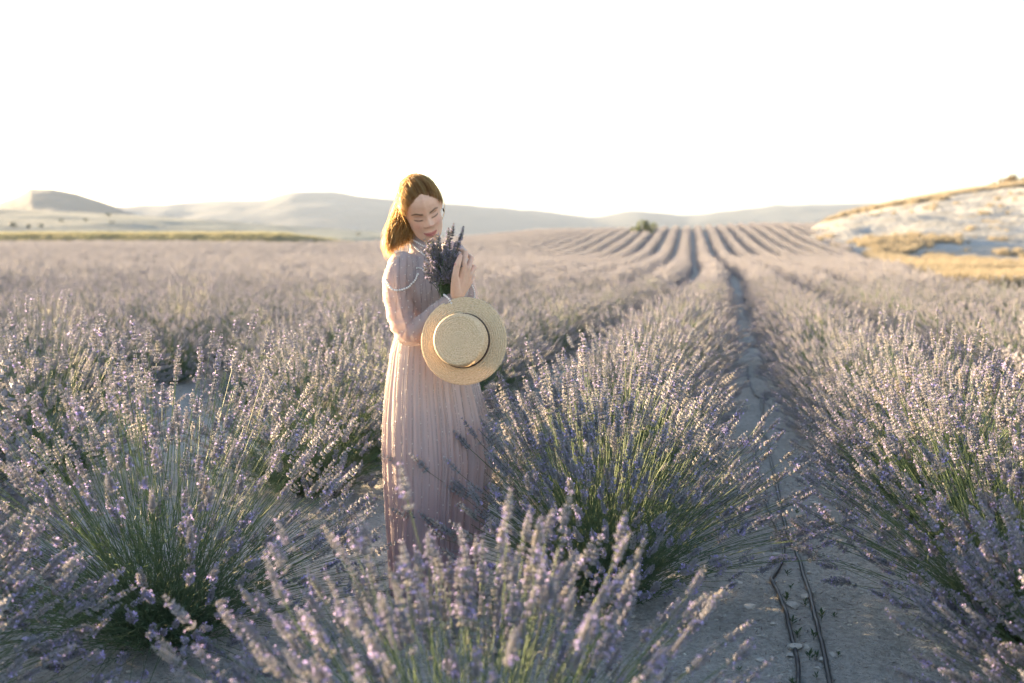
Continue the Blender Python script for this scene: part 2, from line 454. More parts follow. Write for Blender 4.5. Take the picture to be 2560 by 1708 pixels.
# near plants (each with its own spikes), mid plants, far plants
def make_near(n, Rh, H):
    lay = bush_layout(rngB, n, Rh, H, 82 if H > .9 else 69); sp = bush_spikes(rngB, lay)
    a = MB(); stems(a, *lay[:3], seg=5)
    b = MB(); leaves(b, rngB, *lay[:3], per=9, tmax=.52)
    return dict(stem=a.mesh('stems', LAV), leaf=b.mesh('foliage', LAV, False), sp=sp)
def make_mid(n, Rh, H, lod, r0, per=7, seg=4, thick=1.0):
    lay = bush_layout(rngB, n, Rh, H); sp = bush_spikes(rngB, lay)
    sp['sc'] = sp['sc'] * thick
    a = MB(); stems(a, *lay[:3], r0=r0, seg=seg); leaves(a, rngB, *lay[:3], per=per, tmax=.52, wd=.005 * max(1, thick), ln=.04 * max(1, thick))
    b = MB(); spikes_mesh(b, sp, lod, np.arange(n))
    return a, b
MID = []
for i in range(4):
    a, b = make_mid(560, rngB.uniform(.50, .59), rngB.uniform(.76, .86), 1, .0014)
    MID.append((a.mesh('foliage', LAV, False), b.mesh('flower_spikes', LAV, False)))
FARC = bpy.data.collections.new('far_lavender_sources')
for i in range(4):
    a, b = make_mid(300, rngB.uniform(.47, .53), rngB.uniform(.64, .74), 2, .0022, per=5, seg=3, thick=1.45)
    o = bpy.data.objects.new('lavender_source', None)
    mb = MB(); mb.v = a.v + b.v; mb.t = [t + 0 for t in a.t] + [t + a.n for t in b.t]; mb.q = a.q; mb.tm = a.tm + b.tm; mb.qm = a.qm
    o = bpy.data.objects.new('lavender_source', mb.mesh('lavender_source', LAV, False)); FARC.objects.link(o)

# --- where the plants stand
GAP = 0.17; SP = 1.65
def row_x(k, y): return GAP + SP * (k - .5) + float(C_row(y))             # k=0: row between the woman and the hose path
def xmax(y): return float(np.interp(y, [0, 14, 23, 33, 50, 80, 110, 150], [9, 7.6, 7.2, 6.8, 8.2, 11.5, 14.5, 19]))
def ymax(x): return 157.0 if x > -8 else float(np.interp(x, [-25, -8], [109.5, 157]))
HERO = [  # row, y, dx, spread, height, turn, label
    (0, 2.10, .10, .63, .67, 0.3, 'blurred lavender bush at the bottom edge, its tall sunlit spikes closest of all'),
    (0, 3.80, .18, .67, .85, 2.0, 'big lavender bush brushing the right side of the dress hem'),
    (-1, 2.42, -.03, .70, .62, 4.1, 'blurred lavender bush cut off by the bottom left corner'),
    (-1, 3.42, .32, .72, .97, 1.1, 'wide fanned lavender bush left of the dress with golden lit tips'),
    (1, 3.36, .06, .70, .84, 5.2, 'lavender bush cut by the right edge beside the front of the hoses'),
    (1, 2.45, .18, .62, .74, 3.3, 'blurred lavender bush cut off by the bottom right corner'),
    (1, 4.50, .04, .68, .84, 2.9, 'sunlit lavender bush right of the hoses, third from the front'),
]
plants = []
rp = random.Random(21)
for k in range(-90, 12):
    y = {0: 4.8, 1: 5.5, -1: 5.45}.get(k, 1.4 + rp.random())
    if k == -2: y = 3.0
    while y < 158:
        x = row_x(k, y)
        if x - float(C_row(y)) <= xmax(y) and y < ymax(x) and abs(x) < y * 0.95 + 9 and not (k == -2 and 6.3 < y < 8.1):
            plants.append([k, y, x + rp.uniform(-.04, .04) + (.03 if k == 0 else -.03 if k == 1 else 0) * max(0, min(1, (24 - y) / 12))])
        y += rp.uniform(.78, .98) * (1.0 if y < 40 else 0.95)
# rows carry on beside and behind the photographer
for k in range(-14, 6):
    y = -9.0
    while y < (1.0 if k != 0 else -1.2):
        x = row_x(k, y)
        if not (abs(x) < .95 and abs(y) < 1.1): plants.append([k, y, x])
        y += rp.uniform(.8, 1.0)
def in_frame(x, y, z, r=.45):
    p = project((x, y, z + .5))
    if p is None: return False
    e = r * FPX / p[2]
    return -e < p[0] < 2560 + e and -e < p[1] < 1708 + e and y > 1.0
cand = [p for p in plants if in_frame(p[2], p[1], g1(p[2], p[1]))]
cand.sort(key=lambda p: p[1])
near = cand[:290]; near_id = {id(p) for p in near}
ROWN = {0: 'row left of the hoses', 1: 'first row right of the hoses', 2: 'second row right of the hoses', 3: 'third row right of the hoses', 4: 'fourth row right of the hoses',
        -1: 'first row left of the dress', -2: 'second row left of the dress', -3: 'third row left of the dress', -4: 'fourth row left of the dress'}
ORD = ['first', 'second', 'third', 'fourth', 'fifth', 'sixth', 'seventh', 'eighth', 'ninth', 'tenth', 'eleventh', 'twelfth']
GRP = 'lavender bushes planted in rows across the field'

def setup_near(h, proto):
    k, y, dx, Rh, H, rz, label = h
    x = row_x(k, y) + dx
    root = empty('lavender_bush', (x, y, g1(x, y) - .01), rz); tag(root, label, 'lavender bush', GRP)
    link('stems', proto['stem'], root).__setitem__('kind', 'stuff')
    link('foliage', proto['leaf'], root).__setitem__('kind', 'stuff')
    sp = proto['sp']; n = len(sp['O'])
    Mw = Matrix.Translation(root.location) @ Matrix.Rotation(rz, 4, 'Z')
    sc = []
    for i in range(n):
        w = Mw @ Vector(sp['O'][i]); p = project(w)
        if p and -20 < p[0] < 2580 and -20 < p[1] < 1730: sc.append((w.y - .9 * (w.z - .4), i))
    sc.sort(); ind = [i for _, i in sc[:280]]
    for i in ind:
        o = link('flower_spike', SPIKE_ME[sp['k'][i] % len(SPIKE_ME)], root)
        m = Matrix(np.asarray(sp['M'][i] * sp['sc'][i]).tolist()).to_4x4(); m.translation = Vector(sp['O'][i]); o.matrix_local = m
    rest = np.setdiff1d(np.arange(n), np.array(ind, dtype=int))
    if len(rest):
        b = MB(); spikes_mesh(b, sp, 0 if y < 2.2 else 1, rest)
        link('flower_spikes', b.mesh('flower_spikes', LAV, False), root).__setitem__('kind', 'stuff')
for h in HERO:
    setup_near(h, make_near(560 if h[1] < 2.2 else 780, h[3], h[4]))

seen = {}
for p in near:
    k, y, x = p
    i = seen.get(k, 0); seen[k] = i + 1
    rn = ROWN.get(k, 'rows far to the left'); bd = 'in the nearer part' if y < 12 else 'half way back' if y < 19 else 'far back'
    if k in ROWN and i < 6 and y < 16:
        off = {0: 2, 1: 3, -1: 2}.get(k, 0)
        lb = 'lavender bush, %s from the front in the %s' % (ORD[i + off], rn); gr = GRP
    else:
        lb = 'soft blurred lavender bush %s of the %s' % (bd, rn); gr = GRP + ', ' + bd + ', ' + rn
    root = empty('lavender_bush', (x, y, g1(x, y) - .01), rp.uniform(0, 6.28))
    s = rp.uniform(.88, 1.08); sx = s * 1.08; s = s * (1.0 if y < 7 else .86); root.scale = (sx, sx, s * rp.uniform(.94, 1.06))
    tag(root, lb, 'lavender bush', gr)
    v = MID[rp.randrange(4)]
    link('foliage', v[0], root).__setitem__('kind', 'stuff'); link('flower_spikes', v[1], root).__setitem__('kind', 'stuff')

# --- everything farther, and what grows outside the frame: one mass of small plants
far = [p for p in plants if id(p) not in near_id]
FV = np.array([(p[2], p[1], g1(p[2], p[1]) - .02) for p in far])
fme = bpy.data.meshes.new('far_lavender'); fme.vertices.add(len(FV)); fme.vertices.foreach_set('co', FV.astype(np.float32).ravel())
for nm, ty, dat in (('rot', 'FLOAT', np.random.default_rng(3).uniform(0, 6.28, len(FV))), ('scl', 'FLOAT', np.random.default_rng(4).uniform(.86, 1.1, len(FV))), ('vid', 'INT', np.random.default_rng(6).integers(0, 4, len(FV)))):
    a = fme.attributes.new(nm, ty, 'POINT'); a.data.foreach_set('value', dat.astype(np.float32 if ty == 'FLOAT' else np.int32))
def scatter(o, coll, name):
    ng = bpy.data.node_groups.new(name, 'GeometryNodeTree')
    ng.interface.new_socket('Geometry', in_out='INPUT', socket_type='NodeSocketGeometry')
    ng.interface.new_socket('Geometry', in_out='OUTPUT', socket_type='NodeSocketGeometry')
    i = ng.nodes.new('NodeGroupInput'); u = ng.nodes.new('NodeGroupOutput')
    iop = ng.nodes.new('GeometryNodeInstanceOnPoints'); ci = ng.nodes.new('GeometryNodeCollectionInfo')
    ci.inputs['Collection'].default_value = coll; ci.inputs['Separate Children'].default_value = True; ci.inputs['Reset Children'].default_value = True
    def at(nm, ty):
        n = ng.nodes.new('GeometryNodeInputNamedAttribute'); n.data_type = ty; n.inputs['Name'].default_value = nm; return n.outputs['Attribute']
    cx = ng.nodes.new('ShaderNodeCombineXYZ'); er = ng.nodes.new('FunctionNodeEulerToRotation')
    L = ng.links.new
    L(i.outputs[0], iop.inputs['Points']); L(ci.outputs[0], iop.inputs['Instance']); iop.inputs['Pick Instance'].default_value = True
    L(at('vid', 'INT'), iop.inputs['Instance Index']); L(at('rot', 'FLOAT'), cx.inputs['Z']); L(cx.outputs[0], er.inputs[0]); L(er.outputs[0], iop.inputs['Rotation'])
    L(at('scl', 'FLOAT'), iop.inputs['Scale']); L(iop.outputs[0], u.inputs[0])
    md = o.modifiers.new('scatter', 'NODES'); md.node_group = ng
fo = link('far_lavender', fme); tag(fo, 'purple grey lavender rows running back over the far rise', 'lavender', kind='stuff')
scatter(fo, FARC, 'far_lavender')
# ================================================================== THE WOMAN, HER HAT AND BOUQUET
Y0 = 3.85
def W(px, py, dy=0.0): return P(px, py, Y0 + dy)
FWD = Vector((math.sin(R(35)), -math.cos(R(35)), 0)); LFT = Vector((math.cos(R(35)), math.sin(R(35)), 0))

def remesh(parts, voxel, name, mats, smooth_it=3, fac=0.5):
    mb = MB()
    for v, t, q in parts: mb.add(v, t, q)
    me = mb.mesh(name + '_raw', [], False)
    bmm = bmesh.new(); bmm.from_mesh(me); bmesh.ops.recalc_face_normals(bmm, faces=bmm.faces); bmm.to_mesh(me); bmm.free()
    o = link(name + '_raw', me)
    m = o.modifiers.new('r', 'REMESH'); m.mode = 'VOXEL'; m.voxel_size = voxel; m.use_smooth_shade = True
    s = o.modifiers.new('s', 'SMOOTH'); s.factor = fac; s.iterations = smooth_it
    dg = bpy.context.evaluated_depsgraph_get()
    out = bpy.data.meshes.new_from_object(o.evaluated_get(dg)); out.name = name
    bpy.data.objects.remove(o); bpy.data.meshes.remove(me); out.materials.clear()
    for k in mats: out.materials.append(k)
    return out
def coords(me):
    a = np.zeros(len(me.vertices) * 3, np.float32); me.vertices.foreach_get('co', a); return a.reshape(-1, 3).astype(float)
def set_coords(me, V): me.vertices.foreach_set('co', np.asarray(V, np.float32).ravel()); me.update()
def set_color(me, name, C):
    a = me.color_attributes.new(name, 'FLOAT_COLOR', 'POINT'); C4 = np.concatenate([C, np.ones((len(C), 1))], 1)
    a.data.foreach_set('color', C4.astype(np.float32).ravel())

def loft(secs, ax, bx, sides=40):
    V = []
    for c, a, b in secs:
        for k in range(sides):
            f = 2 * math.pi * k / sides
            V.append(c + ax * (a * math.cos(f)) + bx * (b * math.sin(f)))
    n = len(secs); Q = grid_quads(n, sides, True); T = []
    V.append(secs[0][0]); V.append(secs[-1][0])
    for k in range(sides):
        T.append((len(V) - 2, (k + 1) % sides, k)); T.append((len(V) - 1, (n - 1) * sides + k, (n - 1) * sides + (k + 1) % sides))
    return np.array([tuple(v) for v in V]), np.array(T), Q
def lerp_secs(secs, m=5):
    """secs: rows (px, py, half width, half depth, forward shift) -> smooth sections"""
    A = catmull([(s[0], s[1], s[2]) for s in secs], m); B = catmull([(s[3], s[4], 0) for s in secs], m)
    return [(W(a[0], a[1], .02) + FWD * b[1], a[2], b[0]) for a, b in zip(A, B)]

# --- head frame
yaw, pit, rol = R(20), R(27), R(19)
Fv = Vector((math.sin(yaw) * math.cos(pit), -math.cos(yaw) * math.cos(pit), -math.sin(pit)))
Lv = Vector((math.cos(yaw), math.sin(yaw), 0)); Uv = Fv.cross(Lv)
Lr = Lv * math.cos(rol) + Uv * math.sin(rol); Ur = Uv * math.cos(rol) - Lv * math.sin(rol)
HR = Matrix((Lr, Fv, Ur)).transposed()                         # columns x (her left), y (face), z (up)
HO = W(1067, 543, -.11) - HR @ Vector((0, .085, .004))
def H(x, y, z): return HO + HR @ Vector((x, y, z))

zt = np.array([-.113, -.105, -.091, -.072, -.05, -.025, 0, .03, .06, .085, .102, .112])
wt = np.array([.016, .031, .046, .056, .063, .066, .070, .0745, .074, .063, .043, .012])
ft = np.array([.070, .084, .090, .091, .090, .088, .088, .093, .092, .078, .054, .012])
bt = np.array([-.040, -.022, .000, .020, .050, .076, .090, .098, .094, .076, .052, .012])
NZ, NA = 150, 190
zz = np.linspace(zt[0], zt[-1], NZ)
def cub(x, xs, ys):
    i = np.clip(np.searchsorted(xs, x) - 1, 0, len(xs) - 2); m = np.gradient(ys, xs)
    h = xs[i + 1] - xs[i]; t = (x - xs[i]) / h
    return (2 * t**3 - 3 * t**2 + 1) * ys[i] + (t**3 - 2 * t**2 + t) * h * m[i] + (-2 * t**3 + 3 * t**2) * ys[i + 1] + (t**3 - t**2) * h * m[i + 1]
w_, f_, b_ = cub(zz, zt, wt), cub(zz, zt, ft), cub(zz, zt, bt)
aa = np.linspace(0, 2 * np.pi, NA, endpoint=False)
ca, sa = np.cos(aa)[None, :], np.sin(aa)[None, :]
mid = ((f_ - b_) / 2)[:, None]; hd = ((f_ + b_) / 2)[:, None]
X = w_[:, None] * np.sign(ca) * np.abs(ca) ** 1.0; Yh = mid + hd * np.sign(sa) * np.abs(sa) ** .92; Z = np.repeat(zz[:, None], NA, 1)
fr = np.clip(sa, 0, 1) ** .5 * (Yh > .02)
def G(x0, z0, sx, sz): return np.exp(-((X - x0) / sx) ** 2 - ((Z - z0) / sz) ** 2)
dY = np.zeros_like(X)
nz = [(.026, .002, .007), (.014, .006, .008), (.003, .010, .008), (-.008, .0155, .009), (-.0195, .0225, .0115), (-.028, .0215, .0135), (-.033, .012, .015), (-.038, .003, .013), (-.044, 0, .01)]
na = np.array(sorted(nz)); A = np.interp(Z, na[:, 0], na[:, 1]); S = np.interp(Z, na[:, 0], na[:, 2])
dY += A * np.exp(-(X / S) ** 2)
for s in (-1, 1):
    dY += .006 * G(s * .0135, -.029, .0065, .006)
    dY -= .0085 * G(s * .031, .006, .015, .011); dY += .0055 * G(s * .031, .002, .012, .0085); dY -= .0018 * G(s * .031, .0115, .013, .002)
    dY -= .0016 * G(s * .031, -.0065, .013, .002)
    dY += .0030 * G(s * .029, .0235, .018, .007); dY += .0075 * G(s * .041, -.030, .017, .016); dY -= .003 * G(s * .046, -.064, .012, .014)
    dY -= .0028 * G(s * .0285, -.0605, .005, .004)
sx = np.abs(X)
lift = .0062 * (sx / .026) ** 2                                  # smiling corners
zm = -.0665 + lift
dY += .0055 * np.exp(-((Z - zm - .005) / .0042) ** 2 - (X / .019) ** 2) + .0068 * np.exp(-((Z - zm + .0058) / .005) ** 2 - (X / .017) ** 2)
dY -= .0042 * np.exp(-((Z - zm) / .0019) ** 2 - (X / .024) ** 4)
dY -= .003 * G(0, -.0815, .014, .005); dY += .005 * G(0, -.101, .015, .012)
Yh = Yh + dY * fr
HV = np.stack([X.ravel(), Yh.ravel(), Z.ravel()], 1)
HV = np.concatenate([HV, [[0, .02, zt[0]], [0, 0, zt[-1] + .001]]])
HQ = grid_quads(NZ, NA, True)
HT = [(len(HV) - 2, (k + 1) % NA, k) for k in range(NA)] + [(len(HV) - 1, (NZ - 1) * NA + k, (NZ - 1) * NA + (k + 1) % NA) for k in range(NA)]
HW = np.array([tuple(HO + HR @ Vector(v)) for v in HV])
parts = [(HW, np.array(HT), HQ)]
for s in (-1, 1):                                                # ears
    ring = catmull([H(s * .071, .004, -.022), H(s * .077, -.002, -.012), H(s * .083, -.010, .006), H(s * .083, -.014, .020), H(s * .077, -.004, .026), H(s * .072, .006, .014)], 4)
    parts.append(tube(ring, [.0045] * len(ring), 8)); parts.append(tube([H(s * .070, .0, -.016), H(s * .075, -.006, .018)], [.007, .009], 8))

TORSO = [(1066, 628, .050, .050, 0), (1064, 643, .098, .062, 0), (1063, 662, .132, .076, 0), (1064, 692, .150, .098, .012), (1068, 728, .146, .112, .024), (1072, 765, .128, .098, .014),
         (1076, 815, .112, .088, .004), (1080, 870, .140, .105, 0), (1084, 930, .140, .105, -.012), (1086, 985, .13, .10, 0), (1086, 1020, .12, .09, 0)]
def torso(inf): return loft([(c, a + inf, b + inf) for c, a, b in lerp_secs(TORSO)], LFT, FWD)
parts.append(torso(0))
parts.append(tube([W(1065, 655, .02), W(1062, 625, .01), H(0, -.020, -.075), H(0, -.012, -.03)], [.062, .053, .050, .052], 24))
R_ARM = [(1003, 663, -.06, .052), (993, 710, -.10, .047), (1004, 790, -.13, .041), (1026, 832, -.15, .037), (1060, 814, -.175, .037), (1103, 780, -.213, .031), (1140, 749, -.238, .0245)]
L_ARM = [(1132, 640, .10, .05), (1150, 700, .125, .044), (1168, 780, .10, .038), (1153, 822, -.02, .036), (1130, 852, -.15, .025)]
def arm(a, inf=0.0, n=5):
    Cc = catmull([W(p[0], p[1], p[2]) for p in a], n); rr = catmull([(p[3] + inf, 0, 0) for p in a], n)[:, 0]
    return tube(Cc, rr, 20)
parts.append(arm(R_ARM)); parts.append(arm(L_ARM))
# right hand: back of the hand to us, thumb in front of the stems, fingers closing behind them
wr = W(1140, 749, -.238)
KN = [W(1160, 661, -.262), W(1171, 670, -.243), W(1176, 686, -.222), W(1175, 704, -.203)]
for kn in KN:
    parts.append(tube([wr, wr.lerp(kn, .5), kn], [.0205, .0155, .0118], 12))
parts.append(tube([wr, W(1157, 700, -.236), W(1166, 684, -.236)], [.022, .021, .013], 14))
FG = [[KN[0], W(1164, 632, -.235), W(1150, 622, -.196), W(1130, 630, -.180)],
      [KN[1], W(1179, 646, -.205), W(1164, 634, -.162), W(1143, 640, -.150)],
      [KN[2], W(1186, 670, -.186), W(1168, 658, -.147), W(1147, 661, -.140)],
      [KN[3], W(1184, 693, -.170), W(1168, 683, -.140), W(1152, 686, -.133)]]
for i, f in enumerate(FG):
    r = [.0115, .0098, .0088, .0072] if i < 3 else [.0098, .0082, .0074, .0062]
    parts.append(tube(f, r, 10))
parts.append(tube([wr.lerp(W(1140, 722, -.262), .55), W(1138, 716, -.266), W(1138, 688, -.283), W(1144, 661, -.286), W(1151, 641, -.279)], [.021, .0175, .0130, .0118, .0088], 12))
# left hand: pinching the hat brim from behind (fingers behind it, thumb over the edge of the crown side)
lw = W(1130, 852, -.15)
LK = [W(1112, 846, -.205), W(1108, 858, -.205), W(1106, 870, -.203), W(1108, 882, -.199)]
for kn in LK: parts.append(tube([lw, lw.lerp(kn, .5), kn], [.02, .0155, .0115], 12))
for i, kn in enumerate(LK):
    r = [.0110, .0094, .0085, .0070]
    parts.append(tube([kn, kn + Vector((-.022, -.014, -.004)), kn + Vector((-.036, -.026, -.010)), kn + Vector((-.046, -.032, -.016))], r, 10))
parts.append(tube([lw, W(1128, 830, -.195), W(1114, 818, -.225), W(1100, 812, -.24)], [.019, .015, .0115, .009], 12))
# legs and feet (inside the skirt)
for s, ang in ((-1, 0), (1, .12)):
    hip = W(1086, 975, .05) + LFT * (s * .085); fx = hip.x; fy = hip.y
    parts.append(tube([hip, Vector((fx, fy, .48)) + FWD * .015, Vector((fx, fy + .01, .30)), Vector((fx, fy + .015, .085)), Vector((fx, fy + .015, .07))], [.072, .054, .050, .036, .036], 18))
    parts.append(tube([Vector((fx, fy + .03, .045)), Vector((fx, fy, .045)) + FWD * .06, Vector((fx, fy, .034)) + FWD * .115], [.036, .038, .026], 14))
body = remesh(parts, 0.0034, 'person', [], 2, .5)
BV = coords(body)
HL = (BV - np.array(tuple(HO))) @ np.array(HR)                  # head-local coordinates
skin = np.array([.70, .445, .32])
Cc = np.repeat(skin[None], len(BV), 0)
def blend(mask, c, k=1.0):
    global Cc
    m = np.clip(mask * k, 0, 1)[:, None]; Cc = Cc * (1 - m) + np.array(c)[None] * m
hx, hy, hz = HL[:, 0], HL[:, 1], HL[:, 2]; face = (hy > .045) & (np.abs(hz) < .125) & (np.abs(hx) < .08)
ax_ = np.abs(hx)
blend(face * np.exp(-((ax_ - .042) / .018) ** 2 - ((hz + .03) / .018) ** 2), (.60, .27, .21), .55)
blend(face * np.exp(-(hx / .012) ** 2 - ((hz + .026) / .010) ** 2), (.60, .30, .23), .35)
zmv = -.0665 + .0062 * (ax_ / .026) ** 2
lipm = sm(1.15, .85, np.abs((hz - zmv + .0006) / (.0090 * np.sqrt(np.clip(1 - (hx / .0265) ** 2, 0, 1)) + 1e-4))) * (ax_ < .0262)
blend(face * lipm, (.50, .165, .15), .9)
blend(face * np.exp(-((hz - zmv) / .0013) ** 2) * (ax_ < .025), (.22, .06, .055), .75)  # parting of the lips: crease shade painted into the colour
bz = .0205 + .0055 * np.exp(-((ax_ - .036) / .014) ** 2) - .004 * sm(.04, .056, ax_)
blend(face * np.exp(-((hz - bz) / (.0043 - .0016 * sm(.03, .055, ax_))) ** 2) * sm(.010, .016, ax_) * sm(.056, .048, ax_), (.10, .055, .032), .95)
lz = -.0045 - .0035 * np.cos(np.clip((ax_ - .031) / .016, -1.5, 1.5)) + .002
blend(face * np.exp(-((hz - lz) / .0028) ** 2) * sm(.0145, .019, ax_) * sm(.050, .044, ax_), (.045, .028, .022), .95)
blend(face * np.exp(-((hz - .0115) / .0022) ** 2) * sm(.016, .022, ax_) * sm(.048, .040, ax_), (.36, .19, .14), .6)  # lid crease, its shade painted as a darker line
blend(face * np.exp(-((ax_ - .031) / .014) ** 2 - ((hz - .005) / .006) ** 2), (.50, .29, .235), .5)  # soft brownish shading over the lowered lids, painted in
for s in (-1, 1): blend(face * np.exp(-((hx - s * .0075) / .003) ** 2 - ((hz + .0355) / .0018) ** 2), (.16, .07, .055), .8)  # nostrils: shade of the openings painted as dark spots
set_color(body, 'skin_tone_and_shade', Cc)
M_skin, nt, out = new_mat('skin')
p = nd(nt, 'ShaderNodeBsdfPrincipled', Roughness=.5); p.inputs['Specular IOR Level'].default_value = .35
at = nd(nt, 'ShaderNodeVertexColor', layer_name='skin_tone_and_shade'); n_, r_ = noise_ramp(nt, 90, [(.3, (.93, .9, .9)), (.7, (1, 1, 1))])
mx = nt.nodes.new('ShaderNodeMix'); mx.data_type = 'RGBA'; mx.blend_type = 'MULTIPLY'; mx.inputs[0].default_value = 1
nt.links.new(at.outputs[0], mx.inputs[6]); nt.links.new(r_.outputs[0], mx.inputs[7]); nt.links.new(mx.outputs[2], p.inputs['Base Color'])
p.inputs['Subsurface Weight'].default_value = .15; p.inputs['Subsurface Radius'].default_value = (.012, .005, .003); p.inputs['Subsurface Scale'].default_value = .6
nt.links.new(p.outputs[0], out.inputs[0])
body.materials.append(M_skin)
person = link('person', body)
tag(person, 'woman in a long beaded dusty rose dress, eyes lowered, holding a hat and lavender', 'person')

# --- dress
def fabric(name, c0, c1, transl, sheer_attr=False, ombre=False):
    m, nt, out = new_mat(name)
    _, r = noise_ramp(nt, 7.0, [(.3, c0), (.7, c1)])
    cur = r.outputs[0]
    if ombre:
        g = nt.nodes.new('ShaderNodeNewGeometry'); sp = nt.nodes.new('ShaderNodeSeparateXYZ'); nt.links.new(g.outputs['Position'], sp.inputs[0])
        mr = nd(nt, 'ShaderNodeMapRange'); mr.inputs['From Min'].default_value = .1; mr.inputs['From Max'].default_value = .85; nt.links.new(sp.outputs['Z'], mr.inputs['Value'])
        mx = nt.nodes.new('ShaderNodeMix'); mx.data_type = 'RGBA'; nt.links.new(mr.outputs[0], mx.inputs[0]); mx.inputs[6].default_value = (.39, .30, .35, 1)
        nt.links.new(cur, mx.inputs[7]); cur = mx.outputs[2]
    p = nd(nt, 'ShaderNodeBsdfPrincipled', Roughness=.75); p.inputs['Specular IOR Level'].default_value = .2; p.inputs['Sheen Weight'].default_value = .25
    t = nt.nodes.new('ShaderNodeBsdfTranslucent'); mx2 = nd(nt, 'ShaderNodeMixShader', Fac=transl)
    nt.links.new(cur, p.inputs['Base Color']); nt.links.new(cur, t.inputs['Color'])
    wv = nd(nt, 'ShaderNodeTexNoise', Scale=420.0, Detail=2.0); bp = nd(nt, 'ShaderNodeBump', Strength=.15, Distance=.001)
    nt.links.new(wv.outputs['Fac'], bp.inputs['Height']); nt.links.new(bp.outputs[0], p.inputs['Normal'])
    nt.links.new(p.outputs[0], mx2.inputs[1]); nt.links.new(t.outputs[0], mx2.inputs[2])
    fin = mx2.outputs[0]
    if sheer_attr:
        tr = nt.nodes.new('ShaderNodeBsdfTransparent'); mx3 = nt.nodes.new('ShaderNodeMixShader')
        a = nd(nt, 'ShaderNodeVertexColor', layer_name='sheer'); nt.links.new(a.outputs[0], mx3.inputs[0]); nt.links.new(fin, mx3.inputs[1]); nt.links.new(tr.outputs[0], mx3.inputs[2]); fin = mx3.outputs[0]
    nt.links.new(fin, out.inputs[0]); return m
M_bodice = fabric('dusty_rose_tulle', (.49, .415, .41), (.56, .48, .475), .3, True)
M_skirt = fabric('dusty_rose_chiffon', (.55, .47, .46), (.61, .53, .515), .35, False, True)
SR = [(1008, 664, -.06, .055), (992, 703, -.10, .053), (997, 760, -.125, .053), (1010, 812, -.142, .053), (1030, 836, -.152, .0485), (1068, 810, -.182, .0455), (1102, 781, -.212, .041), (1126, 760, -.23, .0385)]
SL = [(1130, 642, .09, .062), (1150, 695, .12, .058), (1162, 740, .12, .052), (1168, 782, .10, .047), (1156, 818, 0, .044), (1138, 844, -.10, .036)]
dparts = [loft([(c, a + .010, b + .010) for c, a, b in lerp_secs(TORSO[:7])], LFT, FWD), arm(SR, 0, 8), arm(SL, 0, 6),
          tube([W(1065, 655, .02), W(1062, 625, .008), H(0, -.016, -.096)], [.070, .0605, .057], 28)]
bod = remesh(dparts, .0042, 'dress', [M_bodice], 5, .5)
DV = coords(bod)
# distance along the arms gives the sheer sleeves and their creases
def arm_param(V, a):
    Cn = catmull([W(p[0], p[1], p[2]) for p in a], 12)
    d = np.linalg.norm(V[:, None, :] - Cn[None], axis=2); i = d.argmin(1); return i / (len(Cn) - 1), d[np.arange(len(V)), i]
tr_, dr_ = arm_param(DV, SR); tl_, dl_ = arm_param(DV, SL)
onR = sm(.085, .07, dr_) * sm(.06, .2, tr_); onL = sm(.075, .062, dl_) * sm(.1, .25, tl_)
bod.update(); NV = np.zeros(len(DV) * 3, np.float32); bod.vertices.foreach_get('normal', NV); NV = NV.reshape(-1, 3)
disp = np.zeros(len(DV))
for i, v in enumerate(DV):
    if onR[i] > .05:
        disp[i] = onR[i] * (.0035 * fbm(v[0] * 9, v[1] * 9, v[2] * 26, 3) + .0030 * math.sin(tr_[i] * 62 + 3 * fbm(v[0] * 8, v[1] * 8, v[2] * 8, 2)) * math.exp(-((tr_[i] - .55) / .22) ** 2))
    else:
        disp[i] = .0035 * fbm(v[0] * 22 + v[2] * 10, v[1] * 22, v[2] * 12 - v[0] * 14, 3)
DV = DV + NV * disp[:, None]; set_coords(bod, DV)
sh = np.clip(.10 + .20 * np.maximum(onR, onL), 0, 1); set_color(bod, 'sheer', np.repeat(sh[:, None], 3, 1))
dress = link('dress', bod, person)
BVH = BVHTree.FromPolygons([tuple(v) for v in DV], [tuple(p.vertices) for p in bod.polygons])

